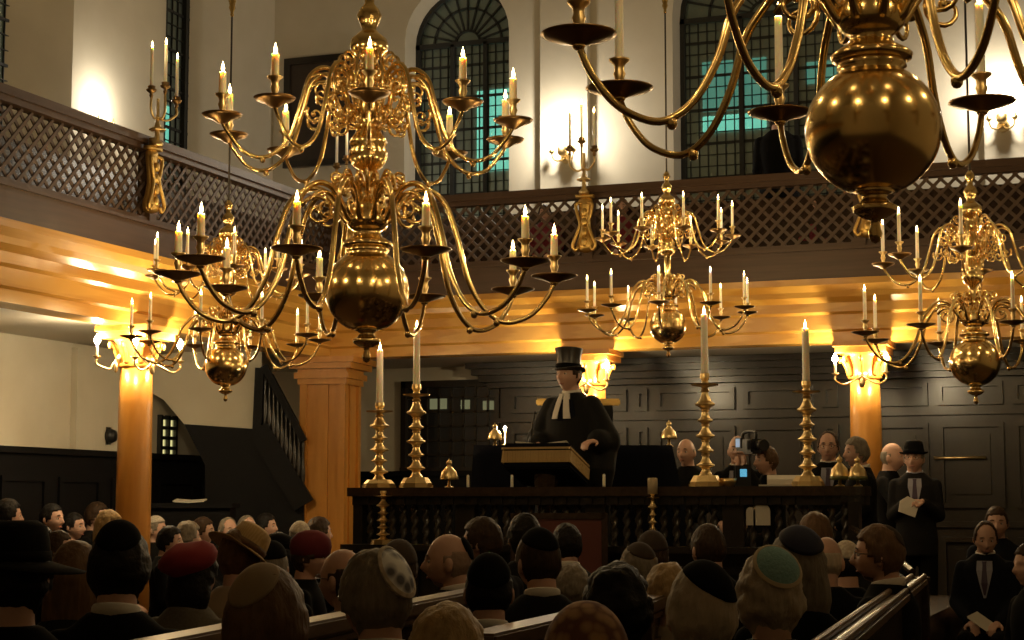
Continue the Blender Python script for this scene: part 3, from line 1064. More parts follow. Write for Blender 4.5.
new('corner_post', mesh(box(BM(), L_(X1 - .05, YBM - .02, 0), L_(X1 + .02, YBM + .09, ZTOP - .10))), M['dark'], root)


# brass candlesticks
def candlestick(px, d, ybase, ytop, yflame, label, wd=22, group='tall brass candlesticks on the reading platform', candle=True, base=None):
    b = base if base is not None else at(px, ybase, d)
    H = (ybase - ytop) / FPX * d
    Hc = (ytop - yflame) / FPX * d
    w = wd / FPX * d * .84
    root = thing('candlestick', label, 'candlestick', b, YAW, group)
    f = H
    prof = [(w * .74, .07 * f), (w * .58, .082 * f), (w * .36, .105 * f), (w * .25, .135 * f), (w * .22, .15 * f)]
    for za, zb_, rr in ((.155, .285, .52), (.285, .41, .46), (.41, .55, .54), (.55, .68, .44), (.68, .86, .56)):
        g, r = (zb_ - za) * f, rr * w
        z = za * f
        prof += [(w * .22, z), (r * .55, z + g * .10), (r * .95, z + g * .20), (r, z + g * .26), (r * .94, z + g * .31), (r * .66, z + g * .42), (r * .50, z + g * .58),
                 (w * .20, z + g * .74), (w * .18, z + g * .84), (w * .25, z + g * .91), (w * .20, z + g)]
    prof += [(w * .15, .865 * f), (w * .22, .88 * f), (w * .74, .893 * f), (w * .78, .905 * f), (w * .24, .91 * f), (w * .17, .93 * f), (w * .27, .96 * f), (w * .25, f), (0, f - .004)]
    bm = lathe(BM(), prof, 24)
    q = w * .86                                         # square stepped foot
    for s_, za, zb_ in ((1.0, 0, .018), (.94, .018, .032)):
        lathe(bm, [(q * s_ * 1.12, za), (q * s_ * 1.12, zb_)], 8)
    lathe(bm, [(q * 1.04, .03), (w * .68, .078 * f / .8)], 8)
    new('stick', mesh(bm, smooth=False), M['brass2'], root)
    if candle:
        r = .0235 if Hc > .2 else .02
        c = new('candle', candle_mesh(Hc - .04, r), M['waxw'], root, (0, 0, f - .003))
        new('flame', flame_mesh(1.4), M['flame'], c, (0, 0, Hc - .038))
        point('candle_light', Vector((0, 0, f + Hc - .01)), CANDLE_W, CANDLE_C, .015, root)
    return root


DT = {}


def top_pt(px, dy):                                     # a spot on the top rail, dy behind its front
    p = ony(px, 487, YBM + dy)
    return Vector((p.x, p.y, ZTOP))


for px_, dy, yt, yf, lab in ((379, .22, 402, 343, 'shorter brass candlestick with lit candle at the left end of the platform rail'),
                             (416, .10, 384, 321, 'brass candlestick with tall lit candle, second from the left on the platform rail'),
                             (706, .08, 374, 308, 'brass candlestick with tall lit candle, right of the black cloth table'),
                             (808, .16, 382, 322, 'brass candlestick with lit candle, near the rounded right end of the rail')):
    b = top_pt(px_, dy)
    dd = b.dot(FH)
    candlestick(px_, dd, 487, yt, yf, lab, wd=21, base=b)
p = ony(383, 541, YBM - .13); p.z = ZLEDGE
candlestick(383, p.dot(FH), 541, 488, 470, 'small brass candlestick without candle on the low ledge, left end', wd=15, group='candlesticks on the low ledge', candle=False, base=p)
p = ony(653, 541, YBM - .13); p.z = ZLEDGE
r_ = candlestick(653, p.dot(FH), 541, 487, 470, 'small slim brass candlestick with thick unlit stub on the low ledge', wd=10, group='candlesticks on the low ledge', candle=False, base=p)
new('stub', mesh(lathe(BM(), [(.032, 0), (.032, .10), (.026, .105), (0, .10)], 14, c=(0, 0, 52 / FPX * p.dot(FH))), smooth=True), M['krim'], r_)

# little brass bells (torah finials) and stub candles on the rail


def finial_bell(loc, h, label, green=False):
    root = thing('brass_bell', label, 'finial bell', loc, 0, group='small brass finial bells')
    new('stand', mesh(lathe(BM(), [(h * .16, 0), (h * .14, h * .03), (h * .05, h * .08), (h * .045, h * .30)], 14), smooth=True), M['brass2'], root)
    new('bell', mesh(lathe(BM(), [(h * .30, h * .28), (h * .31, h * .31), (h * .28, h * .42), (h * .24, h * .55), (h * .12, h * .68), (h * .06, h * .75), (h * .10, h * .80), (h * .09, h * .88), (h * .03, h * .93), (0, h)], 18), smooth=True), M['brass2'], root)
    if green:
        new('glass_band', mesh(lathe(BM(), [(h * .29, h * .20), (h * .33, h * .26), (h * .30, h * .34)], 18), smooth=True), M['greenlamp'], root)
    return root


b = top_pt(449, .25); finial_bell(b, .21, 'small brass bell on the rail, between the left candlesticks and the lectern')
b = top_pt(840, .30); finial_bell(b, .21, 'small brass bell on the rail, left of the pair at the right end', True)
b = top_pt(858, .24); finial_bell(b, .20, 'small brass bell at the very right end of the rail', True)
stub = candle_mesh(.085, .010)
for px_, lab in ((468, 'short white stub candle on the rail, right of the brass bell'), (512, 'short white stub candle on the rail, in front of the lectern'),
                 (604, 'short white stub candle on the rail, in front of the preacher'), (436, None)):
    if lab:
        tag(new('stub_candle', stub, M['waxw'], loc=top_pt(px_, .12)), lab, 'candle', 'stub candles on the rail')
tag(new('paper_sheet', mesh(box(BM(), (-.15, -.10, 0), (.15, .10, .012))), M['paper'], loc=top_pt(783, .20), rot=(R(0), 0, R(8))), 'white service sheets lying on the rail beside the right candlestick', 'paper')
p = top_pt(787, .36)
tag(new('open_book', mesh(prism(BM(), [(-.13, 0, 0), (.13, 0, 0), (.13, .05, .05), (-.13, .05, .05)], (0, .10, .03))), M['paper'], loc=p, rot=(0, 0, R(12))), 'open white book propped on the rail behind the service sheets', 'book')
tag(new('bowl', mesh(lathe(BM(), [(.03, 0), (.045, .008), (.055, .03), (.06, .055), (.05, .05), (.03, .02), (0, .016)], 18), smooth=True), M['brass2'], loc=top_pt(728, .15)), 'small dish on the rail between candlestick and camera light', 'bowl')
# small blue-lit device
b = top_pt(743, .20)
root = thing('recorder', 'small dark recorder with glowing blue screen on the platform rail', 'recorder', b, YAW)
new('case', mesh(box(BM(), (-.05, -.03, 0), (.05, .03, .14))), M['device'], root)
new('screen', mesh(box(BM(), (-.022, -.034, .065), (.022, -.03, .115))), M['screen'], root)
# two white arched cards behind the balusters
for px_, w, lab in ((751, .03, 'narrow white card leaning on the platform front'), (762, .055, 'white round-topped card leaning on the platform front')):
    b = ony(px_, 521, YBM - .015)
    b.z = ZLEDGE
    poly = [(-w, 0, 0), (w, 0, 0), (w, 0, .09)] + [(w * math.cos(a), 0, .09 + w * math.sin(a) * .9) for a in [PI * k / 8 for k in range(1, 8)]] + [(-w, 0, .09)]
    bm = prism(BM(), poly, (0, .008, 0))
    o = tag(new('card', mesh(bm), M['paper'], loc=Vector((b.x, YBM - .02, ZLEDGE + .14))), lab, 'card', 'white cards on the platform front')

# black cloth table behind the preacher
a, b = at(474, 445, 13.35), at(690, 445, 13.35)
DTB = 13.35
root = thing('cloth_table', 'wide table under a midnight black cloth behind the preacher', 'table', (at(582, 445, DTB).x, at(582, 445, DTB).y, ZPL), YAW)
zt = at(582, 445, DTB).z - ZPL
xl, xr = (474 - 582) / FPX * DTB, (672 - 582) / FPX * DTB
bm = BM()
q0 = [(xl - .10, 0, 0), (xr + .24, 0, 0), (xr + .24, .8, 0), (xl - .10, .8, 0)]
q1 = [(xl, .02, zt), (xr, .02, zt), (xr, .78, zt), (xl, .78, zt)]
V0 = [bm.verts.new(v) for v in q0]
V1 = [bm.verts.new(v) for v in q1]
bm.faces.new(V0[::-1]); bm.faces.new(V1)
for i in range(4):
    bm.faces.new((V0[i], V0[(i + 1) % 4], V1[(i + 1) % 4], V1[i]))
bmesh.ops.subdivide_edges(bm, edges=bm.edges[:], cuts=12, use_grid_fill=True)
for v in bm.verts:                                      # soft hanging folds
    if v.co.z < zt - .05:
        v.co.y += .018 * math.sin(v.co.x * 34) * (1 - v.co.z / zt)
        v.co.x += .015 * math.sin(v.co.y * 30) * (1 - v.co.z / zt)
new('draped_cloth', mesh(bm, smooth=True), M['cloth'], root)
for px_, lab, hh in ((495, 'small brass finial with crown on the black table, left of the lectern', .17), (669, 'brass finial bell on the black table, left of a candlestick', .19)):
    p = at(px_, 445, DTB + .3)
    p.z = ZPL + zt
    finial_bell(p, hh * 1.1, lab)
p = at(505, 430, DTB + .38)
root = thing('table_lamp', 'tiny bright electric lamp on the black table left of the lectern', 'lamp', (p.x, p.y, ZPL + zt))
new('foot', mesh(lathe(BM(), [(.04, 0), (.035, .012), (.008, .02), (.008, p.z - ZPL - zt)], 12), smooth=True), M['brass2'], root)
new('bulb', mesh(lathe(BM(), [(.006, 0), (.013, .012), (.013, .02), (0, .035)], 10, c=(0, 0, p.z - ZPL - zt)), smooth=True), M['bulb'], root)
point('lamp_light', Vector((0, -.0, p.z - ZPL - zt + .017)), 8.0, BULB_C, .012, root)
p = at(612, 445, DTB + .3)
tag(new('blue_cap_box', mesh(lathe(BM(), [(.05, 0), (.055, .02), (.04, .05), (0, .06)], 14), smooth=True), mat('pale_blue_cloth', (.10, .22, .28), .8), loc=(p.x, p.y, ZPL + zt)), 'small pale blue rounded box on the black table right of the preacher', 'box')

# tall seat behind the preacher, its gilt top rail showing on both sides of him
p = at(578, 400, 14.35)
root = thing('high_seat', 'tall dark seat behind the preacher, its gilt top rail showing at both sides', 'chair', (p.x, p.y, ZPL), YAW)
zt = p.z - ZPL
w = 42 / FPX * 14.35
bm = box(BM(), (-w, -.03, zt - .045), (w, .03, zt + .01)); bmesh.ops.bevel(bm, geom=bm.edges[:], offset=.01, segments=2, affect='EDGES')
new('top_rail', mesh(bm), M['gilt'], root)
new('backrest', mesh(box(BM(), (-w + .06, -.02, .45), (w - .06, .02, zt - .045))), M['stair'], root)
new('seat', mesh(box(BM(), (-w + .04, -.18, .40), (w - .04, .02, .46))), M['leather'], root)
for sx in (-1, 1):
    for y in (-.15, .0):
        new('leg', mesh(box(BM(), (sx * (w - .08) - .025, y - .02, 0), (sx * (w - .08) + .025, y + .02, .40))), M['pew'], root)

# lectern with fringed velvet cover
DL = 12.35
pL = at(546, 445, DL + .05)
root = thing('lectern', 'lectern covered in midnight velvet with a gold fringe, in front of the preacher', 'lectern', (pL.x, pL.y, ZPL), YAW + R(-21))
zt = at(540, 446, DL).z - ZPL
W2, D2 = .245, .20
bm = lathe(box(BM(), (-.22, -.2, 0), (.22, .2, .05)), [(.10, .05), (.07, .12), (.06, .7), (.09, .95), (.12, 1.0)], 16)
new('pedestal', mesh(bm), M['pew'], root)


def slope(y):
    return zt - (y + D2) * .30


bm = BM()
for off, t0, t1, name, m in ((0, -.13, -.02, 'cover', 'cloth'),):
    v = []
    for x, y in ((-W2, -D2), (W2, -D2), (W2, D2), (-W2, D2)):
        v.append((x, y, slope(y)))
    lo = [bm.verts.new((x, y, z - .16)) for x, y, z in v]
    hi = [bm.verts.new((x * 1.0, y, z + .02)) for x, y, z in v]
    bm.faces.new(lo[::-1]); bm.faces.new(hi)
    for i in range(4):
        bm.faces.new((lo[i], lo[(i + 1) % 4], hi[(i + 1) % 4], hi[i]))
bmesh.ops.bevel(bm, geom=bm.edges[:], offset=.012, segments=2, affect='EDGES')
new('velvet_cover', mesh(bm), M['cloth'], root)
bm = BM()
for (xa, ya, xb, yb_) in ((-W2 - .004, -D2 - .006, W2 + .006, -D2 - .006), (W2 + .006, -D2 - .006, W2 + .006, D2), (-W2 - .006, -D2 - .006, -W2 - .006, D2)):
    n = 26
    for i in range(n):
        for (dz0, dz1, th) in ((-.095, -.04, .010),):
            f0, f1 = (i + .05) / n, (i + .95) / n
            pa = Vector((xa + (xb - xa) * f0, ya + (yb_ - ya) * f0, 0)); pb = Vector((xa + (xb - xa) * f1, ya + (yb_ - ya) * f1, 0))
            bar(bm, pa + VZ * (slope(pa.y) - .078), pb + VZ * (slope(pb.y) - .078), .010, .082)
    bar(bm, Vector((xa, ya, slope(ya) - .02)), Vector((xb, yb_, slope(yb_) - .02)), .012, .014)
new('gold_fringe', mesh(bm), M['fringe'], root)
bm = BM()
for s in (-1, 1):
    prism(bm, [(0, -.11, slope(-.11) + .03), (s * .19, -.11, slope(-.11) + .05), (s * .19, .11, slope(.11) + .05), (0, .11, slope(.11) + .03)], (0, 0, .012))
bk = new('prayer_book', mesh(bm), M['paper'])
bk.matrix_world = Matrix.Translation((pL.x, pL.y, ZPL)) @ Matrix.Rotation(YAW + R(-21), 4, 'Z')
tag(bk, 'open book on top of the velvet lectern', 'book')
bm = tube(BM(), catmull([(-.03, -.20, slope(-.2) + .02), (-.03, -.21, slope(-.2) + .12), (-.02, -.17, slope(-.2) + .22)], 6), .006, 6)
ellipsoid(bm, (-.02, -.16, slope(-.2) + .23), (.012, .02, .012), 8, 6)
mk = new('microphone', mesh(bm, smooth=True), M['device'])
mk.matrix_world = Matrix.Translation((pL.x, pL.y, ZPL)) @ Matrix.Rotation(YAW + R(-21), 4, 'Z')
tag(mk, 'thin black gooseneck microphone on the lectern', 'microphone')

# ------------------------------------------------------------------ pews and chair


def pew(X, ya, yb_, zr, label, seats=(-1, 1)):
    root = thing('pew', label, 'pew', (X, ya, 0), 0, 'dark oak pews')
    L = yb_ - ya
    bm = box(BM(), (-.02, .03, .05), (.02, L - .03, zr - .05))
    for k in range(int(L / .9)):
        for s in (-1, 1):
            a = k * .9 + .06
            for q in (((a, .2), (a + .78, .25)), ((a, zr - .2), (a + .78, zr - .15)), ((a, .25), (a + .05, zr - .2)), ((a + .73, .25), (a + .78, zr - .2))):
                box(bm, (s * .02, q[0][0], q[0][1]), (s * .032, q[1][0], q[1][1]))
    new('backrest', mesh(bm), M['pew'], root)
    bm = box(BM(), (-.05, -.03, zr - .05), (.05, L + .03, zr))
    box(bm, (-.035, -.02, zr - .08), (.035, L + .02, zr - .05))
    bmesh.ops.bevel(bm, geom=bm.edges[:], offset=.008, segments=2, affect='EDGES')
    new('top_rail', mesh(bm), M['pewrail'], root)
    for y in (0, L):
        bm = box(BM(), (-.045, y - .03, 0), (.045, y + .03, zr - .05))
        new('end_post', mesh(bm), M['pew'], root)
    return root


def pew_line(xa, ya, xb, yb_, z, label, grow=(0, 0), seats=(-1, 1)):
    a = at(xa, ya, (EYE - z) * FPX / (ya - 505)); b = at(xb, yb_, (EYE - z) * FPX / (yb_ - 505))
    a.z = b.z = 0
    e = (b - a).normalized()
    a, b = a - e * grow[0], b + e * grow[1]
    r = pew(0, 0, (b - a).length, z, label, seats)
    r.location = a
    r.rotation_euler = (0, 0, math.atan2(-e.x, e.y))


pew_line(335, 613, 470, 588, 1.12, 'dark pew rail beside the man with the silver skullcap, before the bald man', (.5, .3))
pew_line(515, 623, 575, 610, 1.12, 'dark pew rail below the man with the black skullcap and white collar', (.3, .2))
pew_line(648, 595, 668, 588, 1.12, 'short stretch of pew rail beside the grey-haired man with the dark skullcap', (.2, .2), (-1,))
pew_line(150, 637, 232, 622, 1.12, 'dark pew rail at the lower left, below the woman in the red beret', (.3, .3))
# right-hand barrier with its return
ra, rb = at(822, 640, 5.2), at(918, 576, 8.2)
ra.z = rb.z = min(ra.z, rb.z)
zr = 1.08
ra = at(832, 640, (EYE - zr) * FPX / 135.0); rb = at(918, 576, (EYE - zr) * FPX / 71.0)
root = thing('pew_barrier', 'dark barrier with shiny double handrail at the right, slanting past the seated man', 'barrier', (rb.x, rb.y, 0))
o = Vector((rb.x, rb.y, 0))
e = (ra - rb).normalized()
ra2 = ra + e * 1.2
bm = BM()
for s in (-.032, .032):
    q = e.cross(VZ) * s
    tube(bm, [ra2 - o + q, rb - o + q], .013, 10)
bar(bm, ra2 - o - VZ * .025, rb - o - VZ * .025, .10, .025)
new('handrail', mesh(bm), M['pewrail'], root)
bm = BM()
bar(bm, Vector((ra2.x, ra2.y, zr / 2)) - o, Vector((rb.x, rb.y, zr / 2)) - o, .04, zr - .1)
new('panel', mesh(bm), M['pew'], root)
bm = box(BM(), (-.05, -.05, 0), (.05, .05, zr - .02))
box(bm, (-.055, -.055, zr - .02), (.055, .055, zr))
new('newel_post', mesh(bm), M['pew'], root)
rc_ = at(852, 528, 11.0)
root = thing('stair_rail', 'short dark handrail rising from the barrier end towards the platform', 'handrail', (rb.x, rb.y, 0))
bm = tube(BM(), catmull([(rb - o) * .93 + (rc_ - o) * .07, (rb - o) * .5 + (rc_ - o) * .5 + VZ * .02, rc_ - o], 6), .018, 10)
new('rail', mesh(bm), M['pew'], root)
bm = bar(BM(), (rb - o) * .92 + (rc_ - o) * .08 - VZ * .57, (rc_ - o) - VZ * .57, .03, 1.0)
new('panel', mesh(bm), M['stair'], root)

p = at(559, 545, 11.35)
root = thing('chair', 'high-backed chair with oxblood leather back, standing before the platform', 'chair', (p.x, p.y, 0), YAW)
zc_, zb_ = at(574, 513, 11.35).z, .5
w = 44 / FPX * 11.6
new('backrest', mesh(box(BM(), (-w, -.03, .42), (w, .03, zc_ - .02))), M['leather'], root)
bm = box(BM(), (-w - .02, -.04, .40), (-w + .02, .04, zc_)); box(bm, (w - .02, -.04, .40), (w + .02, .04, zc_)); box(bm, (-w, -.04, zc_ - .04), (w, .04, zc_))
new('back_frame', mesh(bm), M['pew'], root)
new('seat', mesh(box(BM(), (-w, -.45, .38), (w, -.03, .46))), M['leather'], root)
for sx in (-1, 1):
    for y in (-.42, 0):
        new('leg', mesh(box(BM(), (sx * (w - .02) - .02, y - .02, 0), (sx * (w - .02) + .02, y + .02, .40))), M['pew'], root)

# desk under the stair with an open book
p = at(190, 500, 17.3)
root = thing('desk', 'dark desk under the staircase, left of the stair panelling', 'desk', (p.x, p.y, 0), YAW)
zt = at(190, 503, 17.3).z
new('desk_top', mesh(box(BM(), (-.45, -.2, zt - .05), (.45, .25, zt))), M['stair'], root)
new('front_panel', mesh(box(BM(), (-.42, -.15, 0), (.42, .2, zt - .05))), M['stair'], root)
bm = BM()
for s in (-1, 1):
    prism(bm, [(0, -.10, .03), (s * .15, -.10, .04), (s * .15, .10, .06), (0, .10, .05)], (0, 0, .012))
tag(new('open_book', mesh(bm), M['paper'], loc=(p.x, p.y, zt - .03), rot=(0, 0, YAW)), 'open book on the dark desk under the staircase', 'book')

# ------------------------------------------------------------------ people
def head_point(dx, dy, dz):
    x, y, z = .0755 * dx, .097 * dy, .118 * dz
    if z < -.02:
        t = min(1, (-.02 - z) / .10)
        x *= 1 - .36 * t ** 1.3
        if y < 0:
            y *= 1 - .50 * t
        else:
            y *= 1 + .04 * t

    def g(cx, cz, sx, sz):
        return math.exp(-((x - cx) / sx) ** 2 - ((z - cz) / sz) ** 2)
    if y > 0:
        y += .026 * g(0, -.030, .013, .016) + .015 * g(0, -.008, .010, .022)
        y -= .011 * (g(.031, .004, .016, .012) + g(-.031, .004, .016, .012))
        y += .005 * (g(.030, .026, .022, .009) + g(-.030, .026, .022, .009))
        y += .006 * g(0, -.064, .022, .012) + .010 * g(0, -.100, .020, .014)
        y += .004 * (g(.042, -.028, .018, .018) + g(-.042, -.028, .018, .018))
        y -= .005 * g(0, -.080, .02, .006)
    return Vector((x, y, z))


def sphere_grid(fn, nu=44, nv=30):
    bm = BM()
    rows = []
    for j in range(nv + 1):
        th = PI * j / nv
        if j in (0, nv):
            rows.append([bm.verts.new(fn(0, 0, math.cos(th)))])
        else:
            rows.append([bm.verts.new(fn(math.sin(th) * math.sin(2 * PI * i / nu), math.sin(th) * math.cos(2 * PI * i / nu), math.cos(th))) for i in range(nu)])
    for a, b in zip(rows, rows[1:]):
        for i in range(nu):
            k = (i + 1) % nu
            if len(a) == 1:
                bm.faces.new((a[0], b[i], b[k]))
            elif len(b) == 1:
                bm.faces.new((a[i], b[0], a[k]))
            else:
                bm.faces.new((a[i], b[i], b[k], a[k]))
    return bm


def add_bm(dst, src, mtx=Matrix()):
    m = bpy.data.meshes.new('t')
    src.transform(mtx)
    src.to_mesh(m)
    src.free()
    dst.from_mesh(m)
    bpy.data.meshes.remove(m)


def capsule(bm, p, q, r0, r1, n=14):
    p, q = Vector(p), Vector(q)
    tube(bm, [p, p.lerp(q, .5), q], [r0, (r0 + r1) / 2, r1], n)
    ellipsoid(bm, p, (r0,) * 3, 12, 8)
    ellipsoid(bm, q, (r1,) * 3, 12, 8)


def loft(bm, rings, n=28):
    R_ = []
    for z, rx, ry, cy in rings:
        R_.append([bm.verts.new((rx * math.cos(2 * PI * k / n), cy + ry * math.sin(2 * PI * k / n), z)) for k in range(n)])
    for a, b in zip(R_, R_[1:]):
        for k in range(n):
            bm.faces.new((a[k], a[(k + 1) % n], b[(k + 1) % n], b[k]))
    bm.faces.new(R_[0][::-1])
    bm.faces.new(R_[-1])


def voxel(bm, size, smooth=3):
    me = mesh(bm)
    o = bpy.data.objects.new('t', me)
    COL.objects.link(o)
    m = o.modifiers.new('r', 'REMESH')
    m.mode = 'VOXEL'
    m.voxel_size = size
    if smooth:
        s = o.modifiers.new('s', 'SMOOTH')
        s.iterations = smooth
        s.factor = .5
    dg = bpy.context.evaluated_depsgraph_get()
    out = bpy.data.meshes.new_from_object(o.evaluated_get(dg))
    bpy.data.objects.remove(o)
    bpy.data.meshes.remove(me)
    out.polygons.foreach_set('use_smooth', [True] * len(out.polygons))
    return out


def hand(bm, wrist, direction, palm_n, side, curl=.5):
    """palm, four unequal fingers and a thumb leaving the side of the palm; palm_n points out of the palm"""
    d = Vector(direction).normalized()
    n = Vector(palm_n)
    n = (n - d * n.dot(d)).normalized()
    s = d.cross(n) * side
    c = Vector(wrist) + d * .045
    rot = Matrix((s, d, n)).transposed()
    ellipsoid(bm, c, (.040, .052, .017), 14, 10, rot)
    for k, (off, ln) in enumerate(((-.027, .070), (-.009, .080), (.009, .075), (.027, .058))):
        b = c + s * off + d * .036
        m_ = b + (d * math.cos(curl * .6) + n * math.sin(curl * .6)) * ln * .5
        e = m_ + (d * math.cos(curl * 1.7) + n * math.sin(curl * 1.7)) * ln * .5
        tube(bm, [b, m_, e], [.0095, .0088, .0075], 9)
        ellipsoid(bm, e, (.0076,) * 3, 8, 6)
        ellipsoid(bm, m_, (.009,) * 3, 8, 6)
    b = c - s * .032 - d * .018
    m_ = b - s * .025 + d * .022 + n * .012
    e = m_ + d * .028 + n * .012 - s * .004
    tube(bm, [b, m_, e], [.013, .0105, .0085], 9)
    ellipsoid(bm, e, (.0086,) * 3, 8, 6)


SEAT = dict(neck=(0, -.005, 1.085), hc=(0, .026, 1.200), sh=1.0,
            torso=[(.42, .155, .115, -.01), (.55, .160, .122, 0), (.75, .145, .105, 0), (.90, .160, .110, -.005), (.985, .160, .095, -.01), (1.035, .120, .075, -.012), (1.075, .07, .062, -.01)],
            arms={s: [(s * .158, -.01, .982), (s * .205, .02, .745), (s * .09, .22, .615)] for s in (-1, 1)},
            hands={s: ((-s * .35, .9, -.25), (0, -.2, -1), .6) for s in (-1, 1)},
            legs={s: [(s * .085, .02, .53), (s * .115, .36, .50), (s * .115, .26, .10), (s * .12, .38, .045)] for s in (-1, 1)})
STAND_T = [(.80, .155, .115, 0), (.93, .160, .12, 0), (1.10, .140, .10, 0), (1.28, .160, .110, -.005), (1.38, .160, .095, -.01), (1.43, .120, .075, -.012), (1.47, .07, .062, -.01)]
STAND = dict(neck=(0, -.005, 1.48), hc=(0, .026, 1.595), sh=1.395, torso=STAND_T,
             arms={s: [(s * .158, -.01, 1.377), (s * .185, .0, 1.13), (s * .06, .235, 1.24)] for s in (-1, 1)},
             hands={s: ((-s * .7, .7, .1), (0, -.2, -1), .8) for s in (-1, 1)},
             legs={s: [(s * .085, 0, .90), (s * .095, .01, .50), (s * .095, -.01, .09), (s * .11, .13, .045)] for s in (-1, 1)})


def variant(base, **kw):
    d = dict(base)
    d.update(kw)
    return d


PREACH = variant(STAND, arms={-1: [(-.158, -.01, 1.377), (-.23, .06, 1.13), (-.11, .27, 1.10)], 1: [(.158, -.01, 1.377), (.265, -.02, 1.12), (.24, .27, 1.185)]},
                 hands={-1: ((.1, 1, -.15), (0, -.15, -1), .7), 1: ((-.1, 1, -.15), (0, -.15, -1), .4)})
_k = (at(569, 358, 12.75).z - ZPL) / (STAND['hc'][2] + .118)
_rm = Matrix.Rotation(YAW + R(146), 3, 'Z')
_h = at(569, 358, 12.75); _h.z = ZPL
_w = _rm.transposed() @ (at(589, 443, 12.42) - (_h - _rm @ Vector((STAND['hc'][0], STAND['hc'][1], 0)) * _k)) / _k
PREACH['arms'][-1] = [(-.158, -.01, 1.377), (-.275, -.01, 1.13), tuple(_w - Vector((.01, .06, -.015)))]
PREACH['hands'][-1] = ((.1, 1, -.15), (0, -.15, -1), .6)
PREACH['arms'][1] = [(.158, -.01, 1.377), (.225, .05, 1.13), (.11, .25, 1.10)]
print('preacher hand', tuple(_w))
CAMERA_POSE = variant(SEAT, arms={-1: [(-.158, -.01, .982), (-.24, .16, .86), (-.05, .26, 1.16)], 1: [(.158, -.01, .982), (.24, .16, .86), (.06, .26, 1.16)]},
                      hands={s: ((0, .1, 1), (0, 1, 0), .9) for s in (-1, 1)})
RAISED = variant(STAND, arms={-1: STAND['arms'][-1], 1: [(.158, -.01, 1.377), (.26, .12, 1.20), (.20, .24, 1.46)]},
                 hands={-1: STAND['hands'][-1], 1: ((-.1, .1, 1), (-1, .2, 0), 1.2)})
TWIST = {}


def rz(p, a):
    return Vector((p[0] * math.cos(a) - p[1] * math.sin(a), p[0] * math.sin(a) + p[1] * math.cos(a), p[2]))


def pose_meshes(pose, vox, twist=0.):
    a = R(twist)
    b = BM()                                            # the body, one continuous surface
    loft(b, pose['torso'])
    hc = Vector(pose['hc'])
    tube(b, [Vector(pose['neck']) - VZ * .05, Vector(pose['neck']) + VZ * .02, hc - VZ * .05 - VY * .02], [.064, .056, .056], 18)
    add_bm(b, sphere_grid(head_point), Matrix.Translation(hc))
    for s in (-1, 1):
        ellipsoid(b, hc + Vector((s * .076, -.008, -.012)), (.012, .020, .032), 12, 8, Matrix.Rotation(s * .35, 3, 'Z'))
        S0, E0, W0 = pose['arms'][s]
        capsule(b, S0, E0, .050, .040)
        capsule(b, E0, W0, .040, .027)
        hand(b, W0, *pose['hands'][s][:2], s, pose['hands'][s][2])
        l = [rz(p, a) for p in pose['legs'][s]]
        capsule(b, l[0], l[1], .078, .056)
        capsule(b, l[1], l[2], .054, .036)
        capsule(b, l[2] - VZ * .04, l[3], .040, .030)
    body = voxel(b, vox, 2)
    j = BM()
    g = .016
    loft(j, [(z, rx + g, ry + g, cy) for z, rx, ry, cy in pose['torso'][:-2]] + [(pose['torso'][-2][0] + .01, pose['torso'][-2][1] + .005, pose['torso'][-2][2] + .012, pose['torso'][-2][3]), (pose['torso'][-1][0] + .012, .076, .073, -.012)])
    for s in (-1, 1):
        S0, E0, W0 = pose['arms'][s]
        capsule(j, S0, E0, .057, .050)
        capsule(j, E0, Vector(E0).lerp(Vector(W0), .92), .055, .042)
    jacket = voxel(j, .013, 4)
    t = BM()
    z0 = pose['torso'][0][0]
    loft(t, [(z, rx + .008, ry + .008, cy) for z, rx, ry, cy in pose['torso'][:2]])
    for s in (-1, 1):
        l = [rz(p, a) for p in pose['legs'][s]]
        capsule(t, l[0], l[1], .090, .068)
        capsule(t, l[1], l[2] - VZ * .02, .066, .055)
        capsule(t, l[2] - VZ * .045, l[3], .045, .036)
    trousers = voxel(t, .016, 3)
    return body, jacket, trousers


def hair_mesh(style, seed=0):
    rnd = random.Random(seed)

    def cover(p):
        x, y, z = p
        if style == 'receding' and z > .05:
            return y < .035
        front = .070
        if style == 'fringe':                           # bald on top
            return (y < -.02 and -.075 < z < .042) or (y < .010 and .0 < z < .03)
        if z > front:
            return True
        if y < -.02:
            return z > (-.105 if style != 'short' else -.090)
        if y < .045:
            return z > (.0 if y > .015 else -.03)
        return z > .055 + (y - .045) * .3

    th = {'short': .008, 'medium': .014, 'full': .022, 'curly': .026, 'fringe': .004, 'receding': .009, 'long': .018, 'bob': .02}[style]

    def fn(dx, dy, dz):
        p = head_point(dx, dy, dz)
        n = Vector((dx / .0755, dy / .097, dz / .118)).normalized()
        if not cover(p):
            return p - n * .006
        k = noise.noise(p * 28 + Vector((seed, 0, 0))) * (.35 if style != 'curly' else .6) + noise.noise(p * 70 + Vector((0, seed, 0))) * .25
        return p + n * th * (1 + k)
    bm = sphere_grid(fn, 64, 44)
    if style in ('long', 'bob'):
        low = -.25 if style == 'long' else -.15
        b2 = BM()
        loft(b2, [(.07, .05, .05, -.03), (.03, .083, .075, -.035), (-.05, .098, .075, -.04), (low * .6, .10, .068, -.045), (low, .085, .045, -.05)], 26)
        add_bm(bm, b2)
        return voxel(bm, .007, 2)
    return mesh(bm, smooth=True)


